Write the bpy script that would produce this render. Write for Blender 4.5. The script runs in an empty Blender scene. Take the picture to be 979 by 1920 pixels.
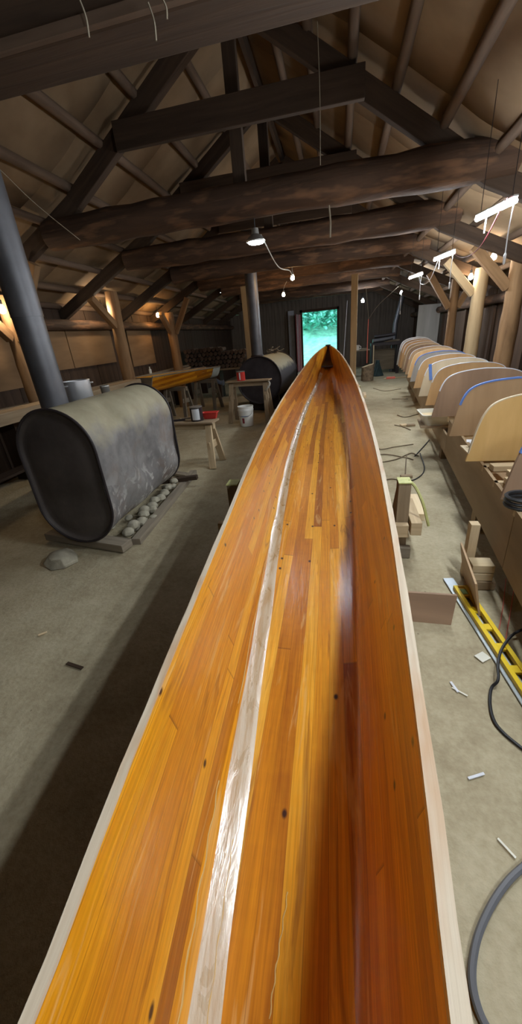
import bpy, bmesh, math, random
import numpy as np
from mathutils import Vector, Matrix
random.seed(7)
C = bpy.context.scene.collection
PI = math.pi

# ------------------------------------------------------------------ camera
W_, H_ = 979.0, 1920.0
F = 693.0
EYE = Vector((0, 0, 1.6))
def _axes():
    d = Vector((627-W_/2, 2415-H_/2, F)).normalized()
    y = Vector((635-W_/2, 616-H_/2, F)); y = (y-d*y.dot(d)).normalized()
    up = -d
    return y.cross(up), y, up
AX, AY, AZ = _axes()
def at(px, py, Y=None, Z=None, X=None):
    """point of the place seen at a photo pixel, at a known distance, height or side position"""
    v = Vector((px-W_/2, py-H_/2, F))
    r = Vector((AX.dot(v), AY.dot(v), AZ.dot(v)))
    t = Y/r.y if Y is not None else ((Z-EYE.z)/r.z if Z is not None else X/r.x)
    return EYE+r*t
cam_d = bpy.data.cameras.new('camera'); cam = bpy.data.objects.new('camera', cam_d); C.objects.link(cam)
cam_d.sensor_fit = 'VERTICAL'; cam_d.sensor_height = 36; cam_d.sensor_width = 36
cam_d.lens = F/H_*36; cam_d.clip_start = .02
rx = Vector((AX.x, AY.x, AZ.x)); ry = Vector((AX.y, AY.y, AZ.y)); rz = Vector((AX.z, AY.z, AZ.z))
Rm = Matrix((( rx.x, -ry.x, -rz.x), (rx.y, -ry.y, -rz.y), (rx.z, -ry.z, -rz.z)))
cam.matrix_world = Matrix.Translation(EYE) @ Rm.to_4x4()
bpy.context.scene.camera = cam
vs = bpy.context.scene.view_settings
vs.view_transform = 'Standard'; vs.look = 'None'; vs.gamma = 1; vs.exposure = 0.36; vs.use_curve_mapping = False
cy = bpy.context.scene.cycles
cy.use_denoising = True
cy.max_bounces = 6; cy.diffuse_bounces = 4; cy.glossy_bounces = 3
cy.sample_clamp_indirect = 6
cy.caustics_reflective = False; cy.caustics_refractive = False

# ------------------------------------------------------------------ materials
class N:
    def __init__(s, name):
        s.m = bpy.data.materials.new(name); s.m.use_nodes = True
        s.t = s.m.node_tree; s.t.nodes.clear()
        s.out = s.n('ShaderNodeOutputMaterial'); s.b = s.n('ShaderNodeBsdfPrincipled')
        s.l(s.b.outputs[0], s.out.inputs[0])
    def n(s, typ, **kw):
        x = s.t.nodes.new(typ)
        for k, v in kw.items(): setattr(x, k, v)
        return x
    def l(s, a, b): s.t.links.new(a, b)
    def set(s, **kw):
        for k, v in kw.items():
            k = k.replace('_', ' ')
            s.b.inputs[k].default_value = v
        return s
    def math(s, op, a, b=None, c=None):
        x = s.n('ShaderNodeMath', operation=op)
        for i, v in enumerate((a, b, c)):
            if v is None: continue
            if isinstance(v, (int, float)): x.inputs[i].default_value = v
            else: s.l(v, x.inputs[i])
        return x.outputs[0]
    def noise(s, vec, scale=1, detail=4, rough=.55, dist=0):
        x = s.n('ShaderNodeTexNoise'); x.inputs['Scale'].default_value = scale; x.inputs['Detail'].default_value = detail
        x.inputs['Roughness'].default_value = rough; x.inputs['Distortion'].default_value = dist
        s.l(vec, x.inputs['Vector']); return x.outputs['Fac']
    def ramp(s, fac, stops):
        x = s.n('ShaderNodeValToRGB'); e = x.color_ramp.elements
        while len(e) < len(stops): e.new(.5)
        for i, (p, c) in enumerate(stops):
            e[i].position = p; e[i].color = (*c, 1) if len(c) == 3 else c
        s.l(fac, x.inputs[0]); return x.outputs[0]
    def mix(s, fac, a, b, mode='MIX'):
        x = s.n('ShaderNodeMix', data_type='RGBA', blend_type=mode)
        for i, v in ((0, fac), (6, a), (7, b)):
            if isinstance(v, (int, float)): x.inputs[i].default_value = v
            elif isinstance(v, tuple): x.inputs[i].default_value = (*v, 1)
            else: s.l(v, x.inputs[i])
        return x.outputs[2]
    def comb(s, a, b, c=0.0):
        x = s.n('ShaderNodeCombineXYZ')
        for i, v in enumerate((a, b, c)):
            if isinstance(v, (int, float)): x.inputs[i].default_value = v
            else: s.l(v, x.inputs[i])
        return x.outputs[0]
    def uv(s):
        u = s.n('ShaderNodeUVMap'); u.uv_map = 'UVMap'
        sp = s.n('ShaderNodeSeparateXYZ'); s.l(u.outputs[0], sp.inputs[0]); return sp.outputs[0], sp.outputs[1]
    def obj(s):
        return s.n('ShaderNodeTexCoord').outputs['Object']
    def rnd(s):
        return s.n('ShaderNodeObjectInfo').outputs['Random']
    def bump(s, h, dist=.01, strength=.5):
        x = s.n('ShaderNodeBump'); x.inputs['Distance'].default_value = dist; x.inputs['Strength'].default_value = strength
        s.l(h, x.inputs['Height']); s.l(x.outputs[0], s.b.inputs['Normal']); return x
    def col(s, c): s.l(c, s.b.inputs['Base Color'])

def wood(name, dark, light, rough=.7, grain=30, length=1.2, stain=None, bump=.004, var=.25, spec=.3):
    n = N(name); u, v = n.uv(); r = n.rnd()
    off = n.math('MULTIPLY', r, 37.0)
    vec = n.comb(n.math('MULTIPLY', u, length), n.math('MULTIPLY', v, grain), off)
    g = n.noise(vec, 1, 5, .6, .6)
    big = n.noise(n.comb(n.math('MULTIPLY', u, 1.3), n.math('MULTIPLY', v, 5), off), 1, 3)
    f = n.math('ADD', n.math('MULTIPLY', g, .65), n.math('MULTIPLY', big, .35))
    c = n.ramp(f, [(.3, dark), (.7, light)])
    if stain: c = n.mix(n.math('MULTIPLY', n.ramp(n.noise(n.comb(n.math('MULTIPLY', u, 2.2), n.math('MULTIPLY', v, 9), off), 1, 3), [(.52, (0, 0, 0)), (.68, (1, 1, 1))]), .8), c, stain)
    hs = n.n('ShaderNodeHueSaturation'); n.l(c, hs.inputs['Color'])
    n.l(n.math('ADD', n.math('MULTIPLY', r, var), 1-var/2), hs.inputs['Value'])
    n.col(hs.outputs[0]); n.set(Roughness=rough, Specular_IOR_Level=spec)
    n.bump(g, bump, .6); return n.m

def plain(name, c, rough=.6, metal=0, noise=.15, scale=8, bump=0, spec=.4):
    n = N(name); o = n.obj()
    f = n.noise(o, scale, 5)
    n.col(n.ramp(f, [(.3, tuple(x*(1-noise) for x in c)), (.7, tuple(min(1, x*(1+noise)) for x in c))]))
    n.set(Roughness=rough, Metallic=metal, Specular_IOR_Level=spec)
    if bump: n.bump(n.noise(o, scale*3, 5), bump, .6)
    return n.m
def emit(name, c, s):
    n = N(name); n.set(Base_Color=(*c, 1), Emission_Color=(*c, 1), Emission_Strength=s); return n.m

M = {}
M['log'] = wood('log_wood', (.035, .020, .013), (.10, .056, .033), .85, 9, 1.1, stain=(.20, .105, .055), bump=.03)
M['post'] = wood('peeled_post_wood', (.15, .08, .036), (.34, .20, .095), .75, 10, 1.2, bump=.012)
M['post_pale'] = wood('pale_post_wood', (.28, .20, .11), (.45, .34, .20), .8, 14, 1.0, bump=.006)
M['rafter'] = wood('dark_rafter_wood', (.032, .020, .013), (.075, .046, .028), .85, 18, 1.2, bump=.006)
M['purlin'] = wood('purlin_wood', (.08, .052, .035), (.16, .105, .07), .85, 14, 1.2, bump=.006)
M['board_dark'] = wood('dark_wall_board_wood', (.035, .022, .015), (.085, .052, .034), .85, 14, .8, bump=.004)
M['board_grey'] = wood('weathered_grey_wood', (.16, .13, .095), (.32, .27, .20), .85, 20, 1.4, bump=.004)
M['lumber'] = wood('sawn_lumber_wood', (.42, .30, .17), (.66, .52, .33), .7, 22, 1.6, bump=.003)
M['lumber_dull'] = wood('dull_lumber_wood', (.22, .155, .09), (.40, .30, .19), .75, 22, 1.6, bump=.003)
M['cleat'] = wood('pale_pine_wood', (.58, .43, .24), (.78, .64, .42), .65, 22, 1.4, bump=.002)
M['gunwale'] = wood('raw_gunwale_wood', (.50, .39, .27), (.74, .64, .50), .55, 40, 1.6, stain=(.50, .25, .10), bump=.003, var=.05)
PLY = dict(rough=.6, grain=7, length=.8, bump=.001, var=.1)
M['ply_gold'] = wood('golden_plywood', (.58, .35, .12), (.78, .52, .22), **PLY)
M['ply_tan'] = wood('tan_plywood', (.36, .235, .13), (.52, .36, .21), **PLY)
M['ply_brown'] = wood('brown_plywood', (.22, .14, .09), (.36, .235, .15), **PLY)
M['ply_pale'] = wood('pale_plywood', (.58, .47, .31), (.76, .65, .47), **PLY)
M['ply_orange'] = wood('orange_tan_plywood', (.50, .29, .13), (.68, .44, .22), **PLY)
M['ply_grey'] = wood('grey_plywood', (.34, .33, .31), (.50, .49, .47), **PLY)
M['ply_mid'] = wood('strongback_plywood', (.24, .165, .09), (.38, .27, .16), rough=.65, grain=5, length=.9, bump=.001, var=.1)
M['ply_wall'] = wood('wall_plywood', (.15, .09, .045), (.25, .155, .08), rough=.8, grain=4, length=.7, bump=.002, var=.3)
M['tape_blue'] = plain('blue_masking_tape', (.12, .24, .62), .55, 0, .1)
M['tape_white'] = plain('pale_edge_tape', (.72, .74, .80), .55, 0, .08)
M['strap'] = plain('yellow_green_strap', (.55, .56, .22), .6, 0, .12, 30)
M['white_plastic'] = plain('white_plastic', (.78, .77, .72), .35, 0, .05, 5, spec=.5)
M['cream'] = plain('cream_plastic', (.72, .70, .60), .4, 0, .06, 5)
M['inner_tan'] = plain('tan_resin_in_the_tray', (.70, .56, .33), .5, 0, .1, 9)
M['black'] = plain('black_rubber', (.018, .018, .02), .5, 0, .2)
M['grey_rubber'] = plain('grey_hose_rubber', (.14, .145, .16), .45, 0, .1)
M['dark_metal'] = plain('dark_blackened_metal', (.035, .028, .030), .5, .2, .35, 5, bump=.002)
M['pipe'] = plain('stovepipe_steel', (.13, .13, .14), .45, .5, .2, 4)
M['steel'] = plain('brushed_steel', (.62, .63, .65), .38, .75, .08, 6)
M['tin'] = plain('dull_tin', (.35, .34, .32), .45, .8, .1, 9)
M['alu'] = plain('aluminium', (.55, .62, .68), .35, .6, .05, 9)
M['yellow'] = plain('yellow_paint', (.80, .56, .02), .4, 0, .06, 9)
M['green_glass'] = plain('green_vial', (.35, .65, .35), .2, 0, .1, 9)
M['red'] = plain('red_paint', (.55, .045, .035), .4, 0, .1, 8)
M['red_dull'] = plain('dark_red_paint', (.24, .04, .05), .7, 0, .2, 6)
M['red_cord'] = plain('red_rope', (.65, .16, .12), .7, 0, .1, 40)
M['cordw'] = plain('pale_cord', (.45, .42, .36), .7, 0, .1, 40)
M['wire_white'] = plain('white_wire', (.80, .82, .85), .5, 0, .05, 20)
M['twine'] = plain('dusty_twine', (.26, .22, .16), .9, 0, .1, 40)
M['twig'] = plain('brown_cable', (.16, .115, .07), .8, 0, .2, 20)
M['stone'] = plain('dusty_stone', (.36, .33, .25), .9, 0, .3, 9, bump=.01)
M['label'] = plain('white_label_paper', (.70, .72, .74), .5, 0, .05)
M['teal'] = plain('dark_teal_cloth', (.03, .055, .06), .8, 0, .2, 8)
M['blue_cloth'] = plain('blue_grey_cloth', (.25, .32, .48), .8, 0, .2, 8)
M['bluewhite'] = plain('daylit_blue_white', (.45, .47, .55), .7, 0, .12, 6)  # daylight falling on the doorway board is put into this colour
M['glass_end'] = plain('pale_fibreglass_cloth', (.50, .54, .50), .4, 0, .15, 10)
M['bark'] = plain('bark', (.20, .15, .10), .9, 0, .4, 14, bump=.02)
M['cut_end'] = plain('split_wood_end', (.085, .054, .038), .85, 0, .4, 9, bump=.006)
M['housing'] = plain('white_lamp_housing', (.7, .7, .7), .5, 0, .05)
M['led'] = emit('cool_led_light', (.88, .95, 1.0), 430)
M['led_round'] = emit('cool_led_disc', (.78, .89, 1.0), 120)
M['led_small'] = emit('small_cool_led', (.75, .87, 1.0), 60)
M['warm'] = emit('warm_bulb_glow', (1.0, .60, .24), 150)
M['warm_white'] = emit('warm_white_bulb_glow', (1.0, .80, .55), 170)
M['grass'] = plain('grass', (.24, .62, .44), .9, 0, .35, 3)
M['leaf'] = plain('leaf', (.13, .46, .34), .7, 0, .5, 2)
M['gravel'] = plain('pale_gravel', (.42, .45, .47), .9, 0, .2, 6)

# floor
n = N('dusty_floor'); o = n.obj()
a = n.noise(o, .7, 6, .6); b = n.noise(o, 5, 6, .65); d = n.noise(o, 40, 3)
f = n.math('ADD', n.math('MULTIPLY', a, .5), n.math('ADD', n.math('MULTIPLY', b, .33), n.math('MULTIPLY', d, .17)))
c = n.ramp(f, [(.34, (.30, .245, .155)), (.50, (.43, .37, .245)), (.66, (.55, .485, .34))])
vor = n.n('ShaderNodeTexVoronoi'); vor.inputs['Scale'].default_value = 7; n.l(o, vor.inputs['Vector'])
c = n.mix(n.ramp(vor.outputs['Distance'], [(.02, (.55, .55, .55)), (.05, (0, 0, 0))]), c, (.10, .075, .05))
n.col(c); n.set(Roughness=.9, Specular_IOR_Level=.15)
n.bump(n.math('ADD', n.math('MULTIPLY', b, .7), n.math('MULTIPLY', d, .3)), .02, .6)
M['floor'] = n.m

# roof sheets
n = N('roof_sheet'); u, v = n.uv(); o = n.obj()
wn = n.n('ShaderNodeTexWhiteNoise', noise_dimensions='1D'); n.l(n.math('FLOOR', u), wn.inputs['W'])
f = n.math('ADD', n.math('MULTIPLY', n.noise(o, 2.2, 5), .7), n.math('MULTIPLY', wn.outputs['Value'], .3))
c = n.ramp(f, [(.3, (.15, .097, .053)), (.7, (.255, .172, .10))])
c = n.mix(n.ramp(n.math('FRACT', u), [(.0, (.8, .8, .8)), (.035, (.8, .8, .8)), (.06, (0, 0, 0))]), c, (.05, .034, .022))
n.col(c); n.set(Roughness=.85, Specular_IOR_Level=.2)
M['roof'] = n.m

# stove: pale dust on top, bare grey and scorched metal on the sides
n = N('scorched_stove_steel'); o = n.obj()
sp = n.n('ShaderNodeSeparateXYZ'); n.l(o, sp.inputs[0])
edge = n.noise(o, 3.5, 5, .6)
hgt = n.math('ADD', sp.outputs[2], n.math('MULTIPLY', n.math('SUBTRACT', edge, .5), .45))
dust = n.ramp(hgt, [(.80, (0, 0, 0)), (.96, (1, 1, 1))])
base = n.ramp(n.noise(o, 5, 6, .6), [(.3, (.15, .142, .14)), (.7, (.30, .285, .275))])
rust = n.ramp(n.noise(o, 2.0, 5, .7, .5), [(.52, (0, 0, 0)), (.66, (1, 1, 1))])
low = n.ramp(sp.outputs[2], [(.20, (1, 1, 1)), (.62, (0, 0, 0))])
base = n.mix(n.math('MULTIPLY', rust, .5), base, (.20, .13, .095))
ash = n.ramp(n.noise(o, 7, 5, .65, .8), [(.52, (0, 0, 0)), (.60, (1, 1, 1))])
base = n.mix(n.math('MULTIPLY', n.math('MULTIPLY', ash, low), .85), base, (.52, .50, .47))
n.col(n.mix(dust, base, n.ramp(n.noise(o, 6, 4), [(.3, (.33, .29, .19)), (.7, (.42, .38, .26))])))
n.set(Roughness=.62, Metallic=.0, Specular_IOR_Level=.35)
n.bump(n.noise(o, 4, 4), .02, .5)
M['stove'] = n.m

# canoe strips
def strip_mat(name, coat, tint=1.0, glassy=True):
    n = N(name); u, v = n.uv()
    wob = n.math('MULTIPLY', n.math('SUBTRACT', n.noise(n.comb(0.0, n.math('MULTIPLY', v, .35), 3.0), 1, 2), .5), .05)
    q = n.math('DIVIDE', n.math('ADD', u, wob), .058)
    sid = n.math('FLOOR', q); fr = n.math('FRACT', q)
    w1 = n.n('ShaderNodeTexWhiteNoise', noise_dimensions='1D'); n.l(sid, w1.inputs['W'])
    seg = n.math('FLOOR', n.math('ADD', n.math('DIVIDE', v, 2.6), n.math('MULTIPLY', w1.outputs['Value'], 7)))
    w2 = n.n('ShaderNodeTexWhiteNoise', noise_dimensions='2D'); n.l(n.comb(sid, seg), w2.inputs['Vector'])
    grain = n.noise(n.comb(n.math('MULTIPLY', u, 55), n.math('MULTIPLY', v, 2.2), n.math('MULTIPLY', sid, 3.1)), 1, 5, .6, .9)
    fig = n.noise(n.comb(n.math('MULTIPLY', u, 9), n.math('MULTIPLY', v, 26), sid), 1, 3, .5, .4)
    broad = n.noise(n.comb(n.math('MULTIPLY', u, 8), n.math('MULTIPLY', v, .8), 0.0), 1, 3)
    f = n.math('ADD', n.math('ADD', n.math('MULTIPLY', w2.outputs['Value'], .42), n.math('MULTIPLY', grain, .30)), n.math('ADD', n.math('MULTIPLY', broad, .22), n.math('MULTIPLY', fig, .08)))
    t = tint
    c = n.ramp(f, [(.20, (.24*t, .062*t, .003)), (.36, (.42*t, .135*t, .004)), (.50, (.60*t, .225*t, .006)), (.64, (.74*t, .33*t, .012)), (.82, (.82*t, .46*t, .06))])
    fine = n.noise(n.comb(n.math('MULTIPLY', u, 130), n.math('MULTIPLY', v, 3.0), sid), 1, 4, .65, .5)
    c = n.mix(.55, c, n.ramp(fine, [(.32, (.55, .45, .35)), (.68, (1.25, 1.2, 1.1))]), 'MULTIPLY')
    pale = n.ramp(n.noise(n.comb(n.math('MULTIPLY', u, 13), n.math('MULTIPLY', v, 1.3), 9.0), 1, 4, .62, 1.5), [(.60, (0, 0, 0)), (.70, (1, 1, 1))])
    c = n.mix(n.math('MULTIPLY', pale, .45), c, (.78, .50, .20))
    dark = n.ramp(n.noise(n.comb(n.math('MULTIPLY', u, 17), n.math('MULTIPLY', v, 1.6), 21.0), 1, 4, .62, 1.2), [(.60, (0, 0, 0)), (.70, (1, 1, 1))])
    c = n.mix(n.math('MULTIPLY', dark, .55), c, (.22, .055, .004))
    # dark glue seams, butt joints, knots
    ed = n.math('MINIMUM', fr, n.math('SUBTRACT', 1.0, fr))
    c = n.mix(n.ramp(ed, [(.006, (.42, .42, .42)), (.028, (0, 0, 0))]), c, (.16, .045, .004))
    jf = n.math('FRACT', n.math('ADD', n.math('DIVIDE', v, 2.6), n.math('MULTIPLY', w1.outputs['Value'], 7)))
    c = n.mix(n.ramp(jf, [(.0012, (.7, .7, .7)), (.0018, (0, 0, 0))]), c, (.14, .04, .006))
    vo = n.n('ShaderNodeTexVoronoi', voronoi_dimensions='2D'); vo.inputs['Scale'].default_value = 1; vo.inputs['Randomness'].default_value = 1
    n.l(n.comb(n.math('MULTIPLY', u, 6.5), n.math('MULTIPLY', v, 4.2), 0.0), vo.inputs['Vector'])
    k = n.ramp(vo.outputs['Distance'], [(.03, (1, 1, 1)), (.070, (0, 0, 0))])
    sv = n.n('ShaderNodeSeparateColor'); n.l(vo.outputs['Color'], sv.inputs[0])
    k = n.math('MULTIPLY', k, n.math('GREATER_THAN', sv.outputs[0], .72))
    c = n.mix(k, c, (.045, .013, .006))
    n.col(c)
    if glassy:
        n.set(Roughness=.45, Specular_IOR_Level=.25, Coat_Weight=coat, Coat_Roughness=.23, Coat_IOR=1.5)
        h = n.math('ADD', n.math('MULTIPLY', n.noise(n.comb(n.math('MULTIPLY', u, 30), n.math('MULTIPLY', v, 7), 0.0), 1, 4), .6), n.math('MULTIPLY', n.noise(n.comb(n.math('MULTIPLY', u, 90), n.math('MULTIPLY', v, 40), 4.0), 1, 3), .4))
        bp = n.n('ShaderNodeBump'); bp.inputs['Distance'].default_value = .0035; bp.inputs['Strength'].default_value = .55
        n.l(h, bp.inputs['Height']); n.l(bp.outputs[0], n.b.inputs['Coat Normal'])
    else:
        n.set(Roughness=.55, Specular_IOR_Level=.3)
    return n.m
M['strip_in'] = strip_mat('varnished_cedar_strips', 1.0)
M['strip_out'] = strip_mat('sanded_cedar_strips', 0, .8, False)
M['stem_and_shade'] = plain('dark_stem_wood_and_shade', (.035, .014, .008), .35, 0, .3, 9)  # dark stem tone that also stands for the shade inside the bow
M['strip_boat'] = strip_mat('cedar_strips_of_far_boat', .4, .85)

# ------------------------------------------------------------------ mesh building
class MB:
    def __init__(s): s.v = []; s.f = []; s.uv = []
    def face(s, idx, uvs): s.f.append(idx); s.uv.append(uvs)
    def board(s, p0, p1, w, t, up=(0, 0, 1), taper=1.0, roll=0):
        """rectangular timber from p0 to p1; t = size along `up`, w = size across"""
        p0, p1 = Vector(p0), Vector(p1); d = (p1-p0); L = d.length; d.normalize()
        up = Vector(up); x = d.cross(up)
        if x.length < 1e-4: x = d.cross(Vector((1, 0, 0)))
        x.normalize(); z = x.cross(d).normalized()
        b = len(s.v)
        for p, k in ((p0, 1), (p1, taper)):
            for sx, sz in ((-1, -1), (1, -1), (1, 1), (-1, 1)):
                s.v.append(p+x*(sx*w/2*k)+z*(sz*t/2*k))
        per = [0, w, w+t, 2*w+t, 2*w+2*t]
        for i in range(4):
            j = (i+1) % 4
            s.face((b+i, b+j, b+4+j, b+4+i), ((0, per[i]), (0, per[i+1]), (L, per[i+1]), (L, per[i])))
        s.face((b+3, b+2, b+1, b), ((0, 0), (.02, 0), (.02, t), (0, t)))
        s.face((b+4, b+5, b+6, b+7), ((0, 0), (.02, 0), (.02, t), (0, t)))
        return s
    def box(s, lo, hi, axis=1):
        lo, hi = Vector(lo), Vector(hi); c = (lo+hi)/2
        a, b = c.copy(), c.copy(); a[axis] = lo[axis]; b[axis] = hi[axis]
        if axis == 2: return s.board(a, b, hi.x-lo.x, hi.y-lo.y, (0, 1, 0))
        o = 0 if axis == 1 else 1
        return s.board(a, b, hi[o]-lo[o], hi.z-lo.z)
    def rings(s, rings, closed=True, cap0=False, cap1=False, us=None, vs=None):
        """loft through rings of equal count"""
        b = len(s.v); m = len(rings[0]); k = len(rings)
        for r in rings: s.v.extend(Vector(p) for p in r)
        if us is None:
            us = [0]
            for i in range(1, k): us.append(us[-1]+(Vector(rings[i][0])-Vector(rings[i-1][0])).length)
        if vs is None:
            vs = []; r = rings[k//2]; acc = 0
            for i in range(m+1):
                vs.append(acc)
                acc += (Vector(r[(i+1) % m])-Vector(r[i % m])).length
        for i in range(k-1):
            for j in range(m if closed else m-1):
                jj = (j+1) % m
                s.face((b+i*m+j, b+i*m+jj, b+(i+1)*m+jj, b+(i+1)*m+j), ((us[i], vs[j]), (us[i], vs[j+1]), (us[i+1], vs[j+1]), (us[i+1], vs[j])))
        if cap0: s.face(tuple(b+j for j in range(m))[::-1], tuple((rings[0][j][0], rings[0][j][2]) for j in range(m))[::-1])
        if cap1: s.face(tuple(b+(k-1)*m+j for j in range(m)), tuple((rings[-1][j][0], rings[-1][j][2]) for j in range(m)))
        return s
    def tube(s, pts, r, seg=8, wob=0, cap=True):
        pts = [Vector(p) for p in pts]; rs = r if isinstance(r, (list, tuple)) else [r]*len(pts)
        rings = []; ref = None
        for i, p in enumerate(pts):
            d = (pts[min(i+1, len(pts)-1)]-pts[max(i-1, 0)]).normalized()
            if ref is None:
                ref = Vector((0, 0, 1)) if abs(d.z) < .9 else Vector((1, 0, 0))
            x = d.cross(ref).normalized(); ref = x.cross(d).normalized()
            ring = []
            for j in range(seg):
                a = 2*PI*j/seg; k = rs[i]*(1+random.uniform(-wob, wob))
                ring.append(p+x*math.cos(a)*k+ref*math.sin(a)*k)
            rings.append(ring)
        return s.rings(rings, True, cap, cap)
    def log(s, p0, p1, r0, r1=None, seg=14, n=10, wob=.05, bend=.02):
        p0, p1 = Vector(p0), Vector(p1); r1 = r0 if r1 is None else r1
        pts = []; rs = []
        off = Vector((random.uniform(-1, 1), random.uniform(-1, 1), random.uniform(-1, 1)))*bend
        for i in range(n+1):
            t = i/n
            pts.append(p0.lerp(p1, t)+off*math.sin(PI*t)); rs.append((r0+(r1-r0)*t)*(1+random.uniform(-wob, wob)))
        return s.tube(pts, rs, seg, wob*.6)
    def lathe(s, prof, c=(0, 0, 0), seg=24, squash=1.0):
        c = Vector(c); rings = []
        for r, z in prof:
            rings.append([c+Vector((math.cos(2*PI*j/seg)*r, math.sin(2*PI*j/seg)*r*squash, z)) for j in range(seg)])
        return s.rings(rings, True, prof[0][0] > 1e-4, prof[-1][0] > 1e-4)
    def prism(s, outline, axis, lo, hi):
        """extrude a 2-D outline: axis 1 -> outline is (x,z) extruded along y"""
        def P(q, k):
            if axis == 1: return Vector((q[0], k, q[1]))
            if axis == 2: return Vector((q[0], q[1], k))
            return Vector((k, q[0], q[1]))
        b = len(s.v); m = len(outline)
        s.v.extend(P(q, lo) for q in outline); s.v.extend(P(q, hi) for q in outline)
        acc = 0
        for j in range(m):
            jj = (j+1) % m; e = math.dist(outline[j], outline[jj])
            s.face((b+j, b+jj, b+m+jj, b+m+j), ((acc, 0), (acc+e, 0), (acc+e, hi-lo), (acc, hi-lo))); acc += e
        s.face(tuple(b+j for j in range(m))[::-1], tuple((q[1], q[0]) for q in outline)[::-1])
        s.face(tuple(b+m+j for j in range(m)), tuple((q[1], q[0]) for q in outline))
        return s
    def move(s, fn): s.v = [Vector(fn(p)) for p in s.v]; return s
    def build(s, name, mat, parent=None, smooth=False, bevel=0, angle=40, solid=0):
        me = bpy.data.meshes.new(name)
        lo = Vector([min(p[i] for p in s.v) for i in range(3)]); hi = Vector([max(p[i] for p in s.v) for i in range(3)])
        org = Vector(((lo.x+hi.x)/2, (lo.y+hi.y)/2, lo.z))
        me.from_pydata([p-org for p in s.v], [], s.f)
        ul = me.uv_layers.new(name='UVMap'); k = 0
        for uvs in s.uv:
            for q in uvs: ul.data[k].uv = q; k += 1
        bm = bmesh.new(); bm.from_mesh(me); bmesh.ops.recalc_face_normals(bm, faces=bm.faces)
        bm.to_mesh(me); bm.free()
        if smooth:
            me.shade_smooth(); me.set_sharp_from_angle(angle=math.radians(angle))
        me.materials.append(mat)
        o = bpy.data.objects.new(name, me); C.objects.link(o)
        o.location = org
        if parent is not None:
            o.parent = parent; pl = parent.location.copy(); q = parent
            while q.parent: q = q.parent; pl += q.location
            o.location = org-pl
        if bevel:
            md = o.modifiers.new('bevel', 'BEVEL'); md.width = bevel; md.segments = 2; md.limit_method = 'ANGLE'
        if solid:
            md = o.modifiers.new('solid', 'SOLIDIFY'); md.thickness = solid
        return o

def tag(o, label, cat, group=None, kind=None):
    if label: o['label'] = label
    if cat: o['category'] = cat
    if group: o['group'] = group
    if kind: o['kind'] = kind
    return o
def thing(name, label, cat, loc, group=None):
    o = bpy.data.objects.new(name, None); C.objects.link(o); o.location = loc; o.empty_display_size = .1
    return tag(o, label, cat, group)
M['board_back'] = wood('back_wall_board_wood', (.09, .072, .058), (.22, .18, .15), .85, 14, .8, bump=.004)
def struct(o): o['kind'] = 'structure'; return o
def smooth_pts(pts, n=8):
    """Catmull-Rom through points"""
    P = [Vector(p) for p in pts]; P = [P[0]*2-P[1]]+P+[P[-1]*2-P[-2]]; out = []
    for i in range(1, len(P)-2):
        for k in range(n):
            t = k/n; a, b, c, d = P[i-1], P[i], P[i+1], P[i+2]
            out.append(.5*((2*b)+(c-a)*t+(2*a-5*b+4*c-d)*t*t+(3*b-a-3*c+d)*t**3))
    out.append(P[-2]); return out
ORD = ['first', 'second', 'third', 'fourth', 'fifth', 'sixth', 'seventh', 'eighth', 'ninth', 'tenth', 'eleventh', 'twelfth', 'thirteenth', 'fourteenth', 'fifteenth', 'sixteenth']

# ------------------------------------------------------------------ the shell of the barn
XL, XR, YB, YF = -4.75, 3.05, 18.0, -5.0
RIDGE_X = -1.0
def rafter_z(x):
    if x < -2.89: return 4.33-.645*1.89-.50*(-2.89-x)
    if x > 1.36: return 4.33-.668*2.36-.45*(x-1.36)
    return 4.33-(.645*(RIDGE_X-x) if x < RIDGE_X else .668*(x-RIDGE_X))
def roof_z(x): return rafter_z(x)+.20

m = MB(); gx = [XL-.3+(XR-XL+.6)*i/60 for i in range(61)]; gy = [YF-.2+(YB-YF+.5)*j/140 for j in range(141)]
def fz(x, y): return -.004+.006*math.sin(x*2.1+y*.7)*math.sin(y*1.3-x)
for y in gy:
    for x in gx: m.v.append(Vector((x, y, min(fz(x, y), .004))))
for j in range(140):
    for i in range(60):
        a = j*61+i; m.face((a, a+1, a+62, a+61), ((gx[i], gy[j]), (gx[i+1], gy[j]), (gx[i+1], gy[j+1]), (gx[i], gy[j+1])))
struct(m.build('floor', M['floor'], smooth=True))

PUR_L = [-1.5, -1.97, -2.44, -2.89, -3.36, -3.82, -4.28, -4.7]
PUR_R = [-.62, -.28, .10, .49, .93, 1.36, 1.8, 2.24, 2.68]
def roof():
    m = MB()
    for side, pur in ((-1, PUR_L), (1, PUR_R)):
        xs0 = [RIDGE_X]+pur+[XL-.35 if side < 0 else XR+.35]
        y = YF-.3; k = 0; sid = 0
        while y < YB+.2:
            y2 = y+1.22
            xs = []
            for a, b in zip(xs0, xs0[1:]):
                for q in range(6): xs.append((a+(b-a)*q/6, q/6))
            xs.append((xs0[-1], 0))
            rows = []
            for yy, dz in ((y-.06, .010), (y, .010), (y+.4, .0), (y+.8, -.004), (y2, -.004)):
                rows.append([Vector((x, yy, roof_z(x)+dz-.020*math.sin(PI*q)*(.6+.4*math.sin(x*3+y)))) for x, q in xs])
            b = len(m.v)
            for r in rows: m.v.extend(r)
            mm = len(xs)
            for i in range(len(rows)-1):
                for j in range(mm-1):
                    m.face((b+i*mm+j, b+i*mm+j+1, b+(i+1)*mm+j+1, b+(i+1)*mm+j), ((sid+.02+.24*i, j), (sid+.02+.24*i, j+1), (sid+.02+.24*(i+1), j+1), (sid+.02+.24*(i+1), j)))
            sid += 1; y = y2
    o = m.build('ceiling', M['roof'], smooth=True, angle=60, solid=.01); struct(o)
roof()

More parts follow.
